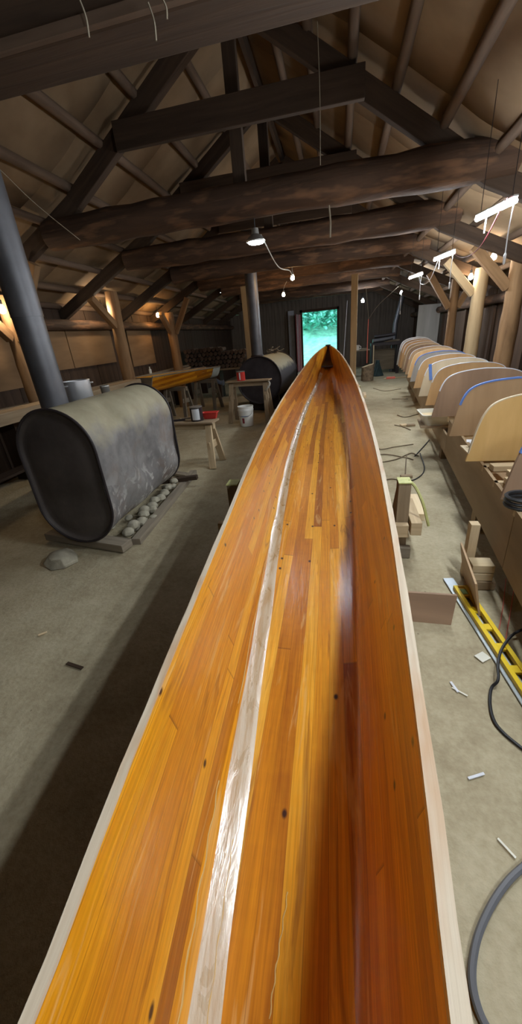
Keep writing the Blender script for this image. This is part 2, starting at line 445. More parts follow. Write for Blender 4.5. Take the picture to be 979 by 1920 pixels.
def board_wall(name, a, b, h, w=.22, mat='board_dark', topf=None, holes=()):
    """vertical boarding from a to b (floor points); holes = (s0, s1, z0, z1)"""
    m = MB(); a, b = Vector(a), Vector(b); L = (b-a).length; d = (b-a).normalized(); nrm = d.cross(Vector((0, 0, 1)))
    s = 0
    cuts = sorted({q for hh in holes for q in hh[:2]})
    while s < L-1e-4:
        e = min(s+w*random.uniform(.8, 1.15), L)
        for c in cuts:
            if s < c-1e-4 < e-1e-3: e = min(e, c)
        mid = (s+e)/2; top = topf(a+d*mid) if topf else h
        spans = [(0, top)]
        for h0, h1, z0, z1 in holes:
            if h0-1e-4 <= mid <= h1+1e-4: spans = [(0, z0), (z1, top)] if z0 > 0 else [(z1, top)]
        off = random.uniform(-.008, .008)
        for z0, z1 in spans:
            if z1-z0 > .02:
                p = a+d*mid+nrm*off
                m.board(p+Vector((0, 0, z0)), p+Vector((0, 0, z1)), (e-s)*.998, .03, nrm)
        s = e
    # backing behind the boards so that no light comes through the joints
    for q in range(int(L/.5)):
        mid = (q+.5)*.5; top = (topf(a+d*mid) if topf else h)
        p = a+d*mid-nrm*.03
        ok = [(0, top)]
        for h0, h1, z0, z1 in holes:
            if h0-.26 < mid < h1+.26: ok = [(0, z0), (z1+.1, top)] if z0 > 0 else [(z1+.05, top)]
        for z0, z1 in ok:
            if z1-z0 > .02: m.board(p+Vector((0, 0, z0)), p+Vector((0, 0, z1)), .5, .015, nrm)
    return struct(m.build(name, M[mat]))
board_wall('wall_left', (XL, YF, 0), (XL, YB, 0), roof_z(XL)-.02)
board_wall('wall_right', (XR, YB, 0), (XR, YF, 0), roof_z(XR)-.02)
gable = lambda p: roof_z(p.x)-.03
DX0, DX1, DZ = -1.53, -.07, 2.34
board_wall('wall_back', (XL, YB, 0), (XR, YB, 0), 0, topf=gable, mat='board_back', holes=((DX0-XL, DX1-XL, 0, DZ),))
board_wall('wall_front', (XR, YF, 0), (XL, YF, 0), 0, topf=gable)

# door frame and the dark red leaf standing open inward
m = MB()
m.box((DX1, YB-.06, 0), (DX1+.09, YB+.04, DZ+.1), 2); m.box((DX0-.09, YB-.06, 0), (DX0, YB+.04, DZ+.1), 2)
m.box((DX0-.09, YB-.06, DZ), (DX1+.09, YB+.04, DZ+.1), 0)
struct(m.build('trim_1', M['board_dark'], bevel=.004))
m = MB()
for k in range(4): m.board((DX0-.14-.14*0-k*.02, YB-.12-k*.19, .04), (DX0-.14-k*.02, YB-.12-k*.19, DZ-.06), .186, .04, (1, 0, 0))
dl = struct(m.build('door_1', M['red_dull']))
MB().board((DX0-.10, YB-.05, .04), (DX0-.10, YB-.05, DZ-.06), .03, .05).build('door_edge', plain('pinkish_door_edge', (.62, .34, .36), .6), dl)
tag(MB().board((-2.0, YB-.16, 0), (-2.0, YB-.16, 2.45), .25, .05, (0, 1, 0)).build('door_post_board', M['bluewhite'], bevel=.004),
    'upright board left of the open doorway with daylight in its blue-white colour', 'board')

# left wall plywood panels
for i, (y0, y1, z0, z1) in enumerate(((3.2, 4.45, 1.18, 2.05), (4.5, 5.5, 1.2, 2.06), (5.62, 6.45, 1.36, 2.06), (6.47, 7.9, 1.36, 2.06), (8.6, 9.8, 1.2, 2.0))):
    lab = ['golden brown plywood sheet on the left wall nearest the camera', 'golden brown plywood sheet on the left wall just left of the stovepipe',
           'tan plywood sheet on the left wall just right of the stovepipe', 'large tan plywood sheet on the left wall beside the second log post', 'dark plywood sheet on the left wall beyond the second log post'][i]
    tag(MB().board((XL+.035, y0, (z0+z1)/2), (XL+.035, y1, (z0+z1)/2), .016, z1-z0).build('wall_panel', M['ply_wall']), lab, 'plywood panel', 'plywood sheets on the left wall')

# ------------------------------------------------------------------ roof timbers
TR = [(2.10, True), (4.73, False), (6.5, False), (8.4, False), (10.0, False), (12.0, False), (14.2, False), (16.2, False)]
BEAMZ = 2.85
def beam_x(z, side):
    return RIDGE_X-(4.33-z)/.645+.1 if side < 0 else RIDGE_X+(4.33-z)/.668-.1
for i, (Y, sq) in enumerate(TR):
    o_ = ORD[i]
    m = MB()
    x0, x1 = beam_x(BEAMZ, -1)-.1, beam_x(BEAMZ, 1)+.45
    if sq:
        t = thing('tie_beam', 'big dark squared tie beam closest overhead with a pale ledge strip', 'beam', (RIDGE_X, Y, 2.72), 'tie beams across the barn')
        MB().board((x0, Y, 2.90), (x1, Y, 2.90), .24, .34).build('timber', M['rafter'], t, bevel=.012)
        MB().board((x0, Y-.135, 2.75), (x1, Y-.135, 2.75), .03, .035).build('ledge_strip', M['purlin'], t)
    else:
        m.log((x0, Y, BEAMZ+.0), (x1, Y+.02, BEAMZ+.02), .15, .165, 16, 18, .07, .05)
        tag(m.build('tie_beam', M['log'], smooth=True, angle=60), '%s tie beam from the camera, a rough dark log across the barn' % o_, 'beam', 'tie beams across the barn')
    for side in (-1, 1):
        xe = XL+.02 if side < 0 else XR-.02; xk = -2.89 if side < 0 else 1.36
        m = MB(); m.board((xk-side*.0, Y+.02, rafter_z(xk)), (RIDGE_X+side*.04, Y+.02, rafter_z(RIDGE_X+side*.04)), .10, .17)
        m.board((xe, Y+.02, rafter_z(xe)), (xk-side*.02, Y+.02, rafter_z(xk)+.004), .098, .165)
        tag(m.build('rafter', M['rafter'], bevel=.008), '%s sloping dark rafter of the %s roof truss from the camera' % ('left' if side < 0 else 'right', o_), 'rafter', 'rafters of the roof')
    # king post and collar
    m = MB(); m.board((RIDGE_X-.01, Y+.12, BEAMZ+.02), (RIDGE_X-.01, Y+.12, 4.32), .13, .09, (0, 1, 0))
    tag(m.build('king_post', M['rafter'], bevel=.006), 'dark upright king post of the %s roof truss from the camera' % o_, 'post', 'king posts of the roof')
    cz = 3.53
    m = MB(); m.board((beam_x(cz, -1)-.08, Y-.06, cz), (beam_x(cz, 1)+.12, Y-.06, cz), .06, .23)
    tag(m.build('collar_beam', M['rafter'], bevel=.006), 'dark horizontal collar board of the %s roof truss from the camera' % o_, 'beam', 'collar boards of the roof')
for side, pur in ((-1, PUR_L), (1, PUR_R)):
    for k, x in enumerate(pur):
        m = MB(); m.log((x, YF+.3, rafter_z(x)+.135), (x, YB-.25, rafter_z(x)+.135), .045, .045, 8, 30, .08, .015)
        tag(m.build('purlin', M['purlin'], smooth=True, angle=60), 'thin purlin pole on the %s roof slope, %s below the ridge' % ('left' if side < 0 else 'right', ORD[k]), 'purlin', 'purlin poles under the roof')
m = MB(); m.board((RIDGE_X, YF+.3, 4.43), (RIDGE_X, YB-.25, 4.43), .05, .14)
tag(m.build('ridge_board', M['rafter']), 'dark ridge board along the peak of the roof', 'beam')

# plate logs on the tops of the side walls
for x, lab in ((XL+.12, 'dark log along the top of the left wall'), (XR-.12, 'dark log along the top of the right wall')):
    z = rafter_z(x)-.20
    tag(MB().log((x, YF+.2, z), (x, YB-.2, z), .085, .085, 12, 30, .06, .02).build('plate_log', M['log'], smooth=True, angle=60), lab, 'beam')
# posts
def post(x, y, r, top, mat, label, braces=(), square=False, lean=0):
    t = thing('log_post', label, 'post', (x, y, 0), 'posts holding up the roof')
    m = MB()
    if square: m.board((x, y, 0), (x+lean, y, top), 2*r, 2*r, (0, 1, 0))
    else: m.log((x, y, 0), (x+lean, y, top), r*1.08, r*.92, 16, 14, .05, .015)
    m.build('trunk', M[mat], t, smooth=not square, angle=60, bevel=.006 if square else 0)
    for (dx, dy, z0, z1) in braces:
        s = 1 if dx > 0 else -1
        sx = s*r*.85 if dx else 0; sy = (1 if dy > 0 else -1)*r*.85 if dy else 0
        MB().board((x+lean+sx, y+sy, z0), (x+lean+dx, y+dy, z1), .10, .12).build('brace', M[mat], t, bevel=.006)
post(-4.2, 4.72, .085, 2.34, 'post', 'log post nearest the camera on the left, behind the stovepipe', ((.6, 0, 1.8, 2.62), (0, -.55, 1.85, 2.3), (0, .5, 1.85, 2.3)))
post(-4.09, 7.2, .12, 2.56, 'post', 'log post on the left with a lit bulb, above the near stove', ((0, -.7, 2.0, 2.42), ))
post(-4.22, 10.02, .12, 2.33, 'post', 'log post on the left with a lit bulb, beside the stacked firewood', ((.55, 0, 1.85, 2.60), (0, -.5, 1.9, 2.3)))
post(2.45, 6.66, .12, 2.34, 'post', 'thick peeled log post on the right nearest the camera', ((-.62, 0, 1.92, 2.46),))
post(2.45, 8.22, .12, 2.34, 'post_pale', 'pale peeled log post, second on the right', ((-.60, 0, 1.95, 2.5),))
post(2.43, 9.8, .095, 2.34, 'post', 'slim log post, third on the right before the grey panel', ((-.55, 0, 1.8, 2.5), (.25, 0, 1.8, 2.1)))
post(.37, 10.55, .075, 2.72, 'post_pale', 'pale square post beside the bow of the canoe', (), True)
post(-2.25, 10.25, .085, 2.72, 'post_pale', 'square post behind the far stovepipe', (), True)
# ------------------------------------------------------------------ the canoe
GL = [(-3.1, -.16), (-2.7, -.215), (-2.0, -.29), (-1.2, -.345), (-.5, -.38), (.08, -.412), (.33, -.447), (.65, -.483), (1.21, -.538), (1.60, -.573), (2.31, -.636), (3.34, -.706), (4.17, -.747), (5.69, -.789), (7.23, -.791), (8.67, -.757), (10.15, -.675), (11.14, -.562), (11.72, -.452), (12.05, -.36), (12.21, -.30)]
GR = [(-3.1, -.10), (-2.7, -.055), (-2.0, .02), (-1.2, .085), (-.5, .135), (.18, .168), (.42, .190), (.83, .219), (1.14, .239), (1.52, .260), (1.84, .274), (2.52, .297), (4.04, .322), (5.66, .316), (7.35, .277), (9.04, .187), (10.64, .040), (11.64, -.125), (12.05, -.235), (12.21, -.285)]
def interp(tab, y):
    xs = [p[0] for p in tab]; P = [p[1] for p in tab]
    n = len(xs); dl = [(P[i+1]-P[i])/(xs[i+1]-xs[i]) for i in range(n-1)]
    mm = [dl[0]]+[(dl[i-1]+dl[i])/2 for i in range(1, n-1)]+[dl[-1]]
    i = max(0, min(n-2, next((k for k in range(n-1) if y <= xs[k+1]), n-2)))
    h = xs[i+1]-xs[i]; t = (y-xs[i])/h
    return P[i]*(2*t**3-3*t*t+1)+h*mm[i]*(t**3-2*t*t+t)+P[i+1]*(-2*t**3+3*t*t)+h*mm[i+1]*(t**3-t*t)
def gun_z(y): return .75+.45*((y-3)/9.2)**2.4 if y > 3 else .75+.30*((3-y)/5.2)**3
def keel_z(y):
    k = .315+.02*max(0, (y-7)/4)
    if y > 8.6: k += .34*((y-8.6)/3.0)**2.2
    if y < -.6: k += .30*((-.6-y)/2.2)**2.0
    g = gun_z(y)
    if y > 11.5:
        t = (y-11.5)/.71; k = k+(g-.03-k)*t**1.5
    if y < -2.6:
        t = min(1, (-2.6-y)/.5); k = k+(g-.03-k)*t**1.5
    return min(k, g-.03)
SEC = [(0, 0), (.22, .003), (.38, .012), (.47, .028), (.61, .060), (.68, .125), (.745, .27), (.815, .45), (.88, .65), (.943, .84), (1, 1)]
VEE = [(0, 0), (.10, .10), (.2, .2), (.3, .3), (.4, .4), (.5, .5), (.6, .6), (.7, .7), (.8, .8), (.9, .9), (1, 1)]
def section(y, inset=0.0, drop=0.0):
    xl, xr = interp(GL, y)+inset, interp(GR, y)-inset
    c, b = (xl+xr)/2, max((xr-xl)/2, .004); g = gun_z(y); k = keel_z(y)+drop
    v = 0
    if y > 9.6: v = min(1, (y-9.6)/2.6)**2.6
    if y < 0: v = max(v, min(1, (-y)/2.8)**1.4)
    pts = []
    half = [(p[0]*(1-v)+q[0]*v, p[1]*(1-v)+q[1]*v) for p, q in zip(SEC, VEE)]
    # refine the half section smoothly
    ref = smooth_pts([(p[0], p[1], 0) for p in half], 3)
    half = [(max(0, p.x), max(0, p.y)) for p in ref]; half[0] = (0, 0); half[-1] = (1, 1)
    L = [(-p[0], p[1]) for p in half[:0:-1]]+half
    return [Vector((c+p[0]*b, y, k+p[1]*(g-k))) for p in L]
YS = list(np.concatenate([np.linspace(-3.1, -.2, 16), np.linspace(0, 8, 60), np.linspace(8.15, 12.2, 40)]))
def hull_loft(rings):
    m = MB(); us = []; mid = len(rings[0])//2
    b = 0; mm = len(rings[0])
    uvs = []
    for r in rings:
        acc = [0]*mm
        for j in range(mid+1, mm): acc[j] = acc[j-1]+(r[j]-r[j-1]).length
        for j in range(mid-1, -1, -1): acc[j] = acc[j+1]-(r[j]-r[j+1]).length
        uvs.append([(acc[j], r[j].y) for j in range(mm)])
        m.v.extend(r)
    for i in range(len(rings)-1):
        for j in range(mm-1):
            q = ((i, j), (i, j+1), (i+1, j+1), (i+1, j))
            m.face(tuple(a*mm+bb for a, bb in q), tuple(uvs[a][bb] for a, bb in q))
    return m
canoe = thing('strip_canoe', 'long glossy orange cedar-strip canoe running down the middle of the barn', 'canoe', (-.2, 4.5, .3))
inner = [section(y, .018) for y in YS]
outer = [section(y, .006, -.012) for y in YS]
hull_in = hull_loft(inner).build('hull_interior', M['strip_in'], canoe, smooth=True, angle=80)
hull_loft(outer).build('hull_exterior', M['strip_out'], canoe, smooth=True, angle=80)
canoe.children[0]['label'] = 'wet-looking varnished interior of narrow orange strips'
for side, tab in ((-1, GL), (1, GR)):
    rings = []
    for y in YS:
        x = interp(tab, y); z = gun_z(y); x2 = x-side*(.026 if side > 0 else .019); jig = random.uniform(-.0015, .0015)
        r = [Vector((x+jig, y, z-.022)), Vector((x+jig, y, z+.004)), Vector((x2, y, z+.004)), Vector((x2, y, z-.022))]
        rings.append(r)
    o = MB().rings(rings, True, True, True).build('gunwale', M['gunwale'], canoe)
    o['label'] = 'raw whitish gunwale strip stained with resin'
# inner stem at the bow, widened as a dark panel standing for shade
def surf(y, p):
    sec = section(y, .018); c = (interp(GL, y)+interp(GR, y))/2; x = c+p*(interp(GR, y)-interp(GL, y))/2
    for a, b in zip(sec, sec[1:]):
        if a.x <= x <= b.x: return Vector((x, y, a.z+(b.z-a.z)*(x-a.x)/max(1e-6, b.x-a.x)))
    return sec[len(sec)//2]
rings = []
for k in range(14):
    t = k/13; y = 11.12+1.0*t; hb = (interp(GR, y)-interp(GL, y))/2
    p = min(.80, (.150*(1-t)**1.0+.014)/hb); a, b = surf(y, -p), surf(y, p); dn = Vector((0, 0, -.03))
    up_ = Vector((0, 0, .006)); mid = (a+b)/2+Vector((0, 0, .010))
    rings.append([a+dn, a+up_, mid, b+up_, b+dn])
MB().rings(rings, True, True, True).build('bow_stem_shade', M['stem_and_shade'], canoe, smooth=True, angle=50)
# wet glass tape on the left bilge; its pale colour adds to the lamp streak
n = N('wet_glass_tape_with_streak'); u, v = n.uv()
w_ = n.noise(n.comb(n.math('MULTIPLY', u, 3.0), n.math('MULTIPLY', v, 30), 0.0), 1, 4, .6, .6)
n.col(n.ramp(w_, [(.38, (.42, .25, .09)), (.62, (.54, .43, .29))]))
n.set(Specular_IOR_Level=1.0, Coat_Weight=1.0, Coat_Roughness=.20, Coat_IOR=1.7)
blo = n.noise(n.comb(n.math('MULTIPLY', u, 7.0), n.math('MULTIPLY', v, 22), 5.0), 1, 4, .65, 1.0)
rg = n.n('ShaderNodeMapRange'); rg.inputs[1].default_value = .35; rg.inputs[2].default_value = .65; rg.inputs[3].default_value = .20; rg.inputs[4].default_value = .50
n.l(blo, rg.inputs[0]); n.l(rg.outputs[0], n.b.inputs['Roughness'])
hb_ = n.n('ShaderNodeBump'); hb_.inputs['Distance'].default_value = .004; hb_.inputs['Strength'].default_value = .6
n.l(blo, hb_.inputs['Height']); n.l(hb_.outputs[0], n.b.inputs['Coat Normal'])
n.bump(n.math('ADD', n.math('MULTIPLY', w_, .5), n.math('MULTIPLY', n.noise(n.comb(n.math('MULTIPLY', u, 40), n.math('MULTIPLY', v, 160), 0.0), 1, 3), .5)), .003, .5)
M['glass_tape_streak'] = n.m
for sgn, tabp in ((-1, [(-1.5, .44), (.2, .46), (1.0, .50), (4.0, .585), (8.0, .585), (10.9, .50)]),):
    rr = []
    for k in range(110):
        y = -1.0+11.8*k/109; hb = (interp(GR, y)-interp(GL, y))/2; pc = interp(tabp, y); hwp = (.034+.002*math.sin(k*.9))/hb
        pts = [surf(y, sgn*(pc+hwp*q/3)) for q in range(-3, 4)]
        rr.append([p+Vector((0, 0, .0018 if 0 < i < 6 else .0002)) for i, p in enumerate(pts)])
    MB().rings(rr, False).build('glass_tape_streak', M['glass_tape_streak'], hull_in, smooth=True, angle=80)
# beads of resin left along the turn of the bilge
n = N('clear_resin_bead'); n.set(Base_Color=(.62, .42, .16, 1), Roughness=.12, Specular_IOR_Level=.7); M['resin'] = n.m
for p0, p1, ya, yb, r in ((-.62, -.64, .06, .62, .0028), (-.615, -.625, .9, 3.4, .0025), (-.02, .04, .22, .42, .002), (-.10, -.07, .02, .16, .0022), (-.435, -.45, .05, .5, .002)):
    pts = [surf(ya+(yb-ya)*k/24, p0+(p1-p0)*k/24+.006*math.sin(k*1.3))+Vector((0, 0, .0005)) for k in range(25)]
    MB().tube(pts, [r*(.55+.45*abs(math.sin(k*1.9))) for k in range(25)], 6).build('resin_bead', M['resin'], hull_in, smooth=True)
# bow cap
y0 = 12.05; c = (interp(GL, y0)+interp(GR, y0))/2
MB().prism([(interp(GL, 12.0), 12.0), (interp(GR, 12.0), 12.0), (interp(GR, 12.2)+.01, 12.22), (interp(GL, 12.2)-.01, 12.22)], 2, gun_z(12.1)-.02, gun_z(12.2)+.006).build('bow_cap', M['stem_and_shade'], canoe)

# stand under the canoe
def stand(Y, ups, z_top, label):
    t = thing('canoe_stand', label, 'stand', (-.15, Y, 0))
    for k, x in enumerate(ups):
        u = MB(); u.board((x, Y, 0.0), (x, Y, z_top), .085, .10, (0, 1, 0)); uo_ = u.build('upright', M['lumber_dull'], t, bevel=.004)
        s = 1 if k else -1
        MB().board((x-s*.055, Y+.10, .0), (x-s*.005, Y+.02, z_top-.02), .06, .045).build('back_leg', M['lumber_dull'], t, bevel=.003)
        # strap folded over the top
        MB().board((x-.044, Y-.0, z_top+.004), (x+.044, Y-.0, z_top+.004), .115, .008).build('strap_pad', M['strap'], uo_)
    MB().board((ups[0]-.14, Y-.085, .235), (ups[1]+.04, Y-.085, .235), .055, .10).build('crossbar', M['lumber'], t, bevel=.004)
    MB().board((ups[0]-.02, Y-.075, .045), (ups[1]+.07, Y-.075, .045), .05, .09).build('foot_rail', M['board_grey'], t, bevel=.004)
    MB().board((ups[1]+.135, Y+.02, .285), (ups[1]+.15, Y+.40, .285), .07, .06).build('spacer_block', M['cleat'], t, bevel=.004)
    MB().board((ups[1]+.085, Y-.14, .27), (ups[1]+.09, Y+.30, .27), .075, .10).build('spacer_block', M['lumber'], t, bevel=.004)
    return t
st = stand(2.60, (-.80, .462), .585, 'wooden stand with strap-padded uprights carrying the middle of the canoe')
MB().tube(smooth_pts([(.49, 2.60, .592), (.535, 2.57, .55), (.58, 2.52, .46), (.62, 2.50, .33), (.635, 2.50, .28)], 5), .010, 6).build('strap_tail', M['strap'], st, smooth=True)
stand(-1.2, (-.56, .29), .56, 'wooden stand under the near end of the canoe')
stand(8.2, (-.93, .40), .50, 'wooden stand under the far end of the canoe')

# ------------------------------------------------------------------ near stove
def oval(cx, cz, w, h, y, n=40, k=1.0, dent=None):
    """upright stadium ring in x-z"""
    r = w/2*k; s = (h/2-w/2); pts = []
    for i in range(n):
        a = 2*PI*i/n
        x, z = math.cos(a)*r, math.sin(a)*r
        z += s*k if math.sin(a) > 1e-6 else (-s*k if math.sin(a) < -1e-6 else 0)
        p = Vector((cx+x, y, cz+z))
        if dent: p = dent(p)
        pts.append(p)
    return pts
def oval2(cx, cz, w, h, y, n=64, k=1.0, dent=None):
    r = w/2; s = h/2-r; per = 2*PI*r+4*s; pts = []
    for i in range(n):
        q = (i/n)*per
        if q < PI*r: a = q/r; x, z = math.cos(a)*r, s+math.sin(a)*r
        elif q < PI*r+2*s: x, z = -r, s-(q-PI*r)
        elif q < 2*PI*r+2*s: a = PI+(q-PI*r-2*s)/r; x, z = math.cos(a)*r, -s+math.sin(a)*r
        else: x, z = r, -s+(q-2*PI*r-2*s)
        p = Vector((cx+x*k, y, cz+z*k))
        pts.append(dent(p) if dent else p)
    return pts
SX, SZ, SW, SH = -2.17, .672, .675, 1.13
SY0, SY1 = 2.47, 3.93
stove = thing('barrel_stove', 'big dusty oval tank stove lying near the camera on the left', 'stove', (SX, 3.2, .1))
_dp = at(222, 768, X=-1.875); DY, DZ_ = _dp.y, _dp.z
def dent(p):
    x, y, z = p
    if x > SX:
        g = math.exp(-((y-DY)/.10)**2-((z-DZ_)/.09)**2)*.07+math.exp(-((y-DY-.02)/.05)**2-((z-DZ_+.14)/.20)**2)*.03+math.exp(-((y-DY+.25-(z-.6)*.3)/.05)**2-((z-.62)/.25)**2)*.025+math.exp(-((y-3.3)/.22)**2-((z-.62)/.28)**2)*.05+math.exp(-((y-2.9)/.18)**2-((z-.35)/.16)**2)*.04
        g += .018*math.sin(y*9+z*7)*math.exp(-((z-.45)/.35)**2)
        x -= g
    return Vector((x, y, z))
rings = [oval2(SX, SZ, SW, SH, SY0+(SY1-SY0)*i/60, 110, 1, dent) for i in range(61)]
MB().rings(rings).build('body', M['stove'], stove, smooth=True, angle=70)
n = N('sooty_plate_steel'); o = n.obj(); sp = n.n('ShaderNodeSeparateXYZ'); n.l(o, sp.inputs[0])
f = n.math('ADD', n.math('MULTIPLY', n.noise(o, 3, 5, .6), .8), n.math('MULTIPLY', n.ramp(sp.outputs[2], [(.0, (1, 1, 1)), (.45, (0, 0, 0))]), .25))
n.col(n.ramp(f, [(.3, (.045, .036, .033)), (.62, (.085, .07, .062)), (.8, (.20, .175, .14))])); n.set(Roughness=.6, Specular_IOR_Level=.4)
n.bump(n.noise(o, 5, 4), .012, .5); M['plate'] = n.m
def endcap(y, s, name):
    rr = []
    for k, d in ((1.0, 0), (.985, .0), (.965, .022), (.93, .028), (.84, .022), (.65, .012), (.45, .004), (.25, .008), (.08, .010)):
        ring = oval2(SX, SZ, SW, SH, y, 72, k)
        rr.append([Vector((p.x, y+s*(d+.010*math.sin(p.z*7+p.x*3)*(1-k)+.045*(1-k)*math.exp(-((p.z-.48-.25*(p.x-SX))/.09)**2)-.03*(1-k)*math.exp(-((p.z-.28)/.09)**2)), p.z)) for p in ring])
    return MB().rings(rr, True, False, True).build(name, M['plate'], stove, smooth=True, angle=60)
endcap(SY0, 1, 'front_plate'); endcap(SY1, -1, 'back_plate')
def rim(y, name):
    ring = oval2(SX, SZ, SW+.012, SH+.012, y, 72)
    MB().tube(ring+[ring[0]], .011, 8, cap=False).build(name, M['dark_metal'], stove, smooth=True)
rim(SY0, 'front_rim'); rim(SY1, 'back_rim')
PX, PY = -2.505, 3.02
zt = roof_z(-2.47)-.02
pz = 1.12
MB().lathe([(.117, pz), (.117, 1.95)], (PX, PY, 0), 28).build('flue_pipe', M['pipe'], stove, smooth=True)
MB().lathe([(.122, 1.90), (.122, zt)], (PX, PY, 0), 28).build('upper_flue_pipe', M['pipe'], stove, smooth=True)
MB().lathe([(.128, 1.09), (.135, 1.14), (.122, 1.165)], (PX, PY, 0), 28).build('flue_collar', M['dark_metal'], stove, smooth=True)
# skid boards and stones under the stove
def skid(p0, p1, w, t, label, mat='board_grey'):
    tag(MB().board(p0, p1, w, t).build('skid_board', M[mat], bevel=.004), label, 'board', 'skid boards under the near stove')
skid((-2.72, 2.68, .05), (-1.80, 2.50, .05), .13, .07, 'weathered skid board across the front under the near stove')
skid((-1.775, 2.60, .03), (-1.90, 4.45, .03), .085, .06, 'long weathered skid board along the right side of the near stove')
skid((-2.58, 2.75, .035), (-2.58, 4.1, .035), .09, .06, 'weathered skid board under the left side of the near stove')
skid((-2.5, 3.98, .035), (-1.70, 4.06, .10), .07, .05, 'dark cross board behind the stones under the near stove', 'rafter')
def stone(c, r, label, group, seed):
    random.seed(seed); m = MB(); prof = []
    n_, k_ = 8, 6
    rings = []
    ph = random.uniform(0, 6); sq = (random.uniform(.8, 1.25), random.uniform(.8, 1.2), random.uniform(.55, .8))
    for i in range(k_):
        a = -PI/2+PI*(i+.35)/(k_-.3)
        rings.append([Vector((c[0]+r*sq[0]*math.cos(a)*math.cos(2*PI*j/n_)*random.uniform(.72, 1.1), c[1]+r*sq[1]*math.cos(a)*math.sin(2*PI*j/n_)*random.uniform(.72, 1.1), max(.0, c[2]+r*sq[2]*math.sin(a)))) for j in range(n_)])
    m.rings(rings, True, True, True)
    return tag(m.build('stone', M['stone'], smooth=True, angle=28, bevel=.006), label, 'stone', group)
for i in range(16):
    y = 2.70+i*.085; x = -1.895-.0676*(i*.085)+.025*math.sin(i*2.3)
    stone((x, y, .075+.025*math.sin(i*1.7)), .060+.014*math.sin(i*3.1), 'dusty stone in the row of stones packed under the near stove', 'stones under the near stove', 100+i)
for i in range(8):
    stone((-2.45+.09*i, 2.85+.2*(i % 3), .045), .05, 'dusty stone in the row of stones packed under the near stove', 'stones under the near stove', 200+i)
stone((-2.32, 2.30, .0), .15, 'large flat dusty stone half buried in front of the near stove', None, 3)

# pot and can on the stove
def wall_pot(c, r, h, label, name='stock_pot'):
    t = thing(name, label, 'pot', c); x, y, z = c
    pb_ = MB().lathe([(r*.02, 0), (r*.96, 0), (r, .012), (r, h), (r*1.03, h+.004), (r*1.03, h-.004), (r*.975, h-.006), (r*.97, .008), (r*.02, .006)], c, 32).build('pot_body', M['steel'], t, smooth=True, angle=40)
    for a in (-1.9, 1.2):
        q = [Vector((x+math.cos(a+k)*(r+e), y+math.sin(a+k)*(r+e), z+h*.84)) for k, e in ((-.30, 0), (-.28, .03), (0, .045), (.28, .03), (.30, 0))]
        MB().tube(smooth_pts(q, 4), .007, 6).build('handle', M['steel'], pb_, smooth=True)
stz = lambda x: SZ+(SH/2-SW/2)+math.sqrt(max(0, (SW/2)**2-(x-SX)**2))
wall_pot((-2.47, 3.34, stz(-2.36)-.020), .125, .205, 'dented steel stock pot standing on the near stove')
t = thing('tin_can', 'small dull tin can behind the steel pot on the near stove', 'can', (-2.36, 3.62, stz(-2.36)))
MB().lathe([(.042, 0), (.044, .004), (.044, .10), (.046, .103), (.041, .10), (.041, .09)], (-2.36, 3.62, stz(-2.36)), 20).build('can_body', M['tin'], t, smooth=True)
MB().lathe([(.0465, .085), (.048, .092), (.0465, .099)], (-2.36, 3.62, stz(-2.36)), 20).build('can_rim', M['tin'], t, smooth=True)

# ------------------------------------------------------------------ far stove
t = thing('drum_stove', 'round drum stove farther back with a dusty top', 'stove', (-1.7, 9.4, .18))
def drum(y): return Vector((-1.76+(y-8.7)*.14, y, .69))
R2 = .50
rings = [[drum(8.7+1.5*i/12)+Vector((math.cos(2*PI*j/40)*R2, 0, math.sin(2*PI*j/40)*R2)) for j in range(40)] for i in range(13)]
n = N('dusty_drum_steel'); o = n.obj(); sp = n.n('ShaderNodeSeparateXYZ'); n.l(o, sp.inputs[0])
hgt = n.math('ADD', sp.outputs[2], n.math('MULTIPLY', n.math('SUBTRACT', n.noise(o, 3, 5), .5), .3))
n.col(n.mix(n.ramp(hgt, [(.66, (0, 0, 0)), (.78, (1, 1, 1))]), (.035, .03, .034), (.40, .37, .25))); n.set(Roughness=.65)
M['drum'] = n.m
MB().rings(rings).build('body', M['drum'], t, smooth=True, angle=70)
for y, s, nm in ((8.7, 1, 'front_plate'), (10.2, -1, 'back_plate')):
    rr = []
    for k, d in ((1, 0), (.97, .02), (.9, .024), (.5, .012), (.06, .006)):
        rr.append([drum(y)+Vector((math.cos(2*PI*j/40)*R2*k, s*d, math.sin(2*PI*j/40)*R2*k)) for j in range(40)])
    MB().rings(rr, True, False, True).build(nm, M['dark_metal'], t, smooth=True)
for y, nm in ((8.7, 'front_rim'), (10.2, 'back_rim')):
    rg = [drum(y)+Vector((math.cos(2*PI*j/40)*(R2+.006), 0, math.sin(2*PI*j/40)*(R2+.006))) for j in range(41)]
    MB().tube(rg, .014, 8, cap=False).build(nm, M['dark_metal'], t, smooth=True)
for y in (8.95, 9.95):
    c = drum(y)
    MB().box((c.x-.36, y-.05, 0), (c.x+.36, y+.05, .36), 0).build('cradle_leg', M['dark_metal'], t, bevel=.01)
MB().lathe([(.13, 1.14), (.13, roof_z(-1.82)-.02)], (-1.82, 9.0, 0), 24).build('flue_pipe', M['pipe'], t, smooth=True)
MB().lathe([(.15, 1.13), (.15, 1.20), (.135, 1.22)], (-1.82, 9.0, 0), 24).build('flue_collar', M['dark_metal'], t, smooth=True)
random.seed(5)
m = MB()
for i in range(14):
    c = Vector((-1.55+random.uniform(-.14, .12), 9.75+random.uniform(-.12, .12), 1.20+random.uniform(0, .09)))
    m.board(c, c+Vector((random.uniform(-.13, .13), random.uniform(-.08, .08), random.uniform(-.01, .07))), .05, .02)
tag(m.build('scrap_bundle', M['board_grey'], bevel=.003), 'tangled heap of scraps lying on top of the far drum stove', 'scraps')

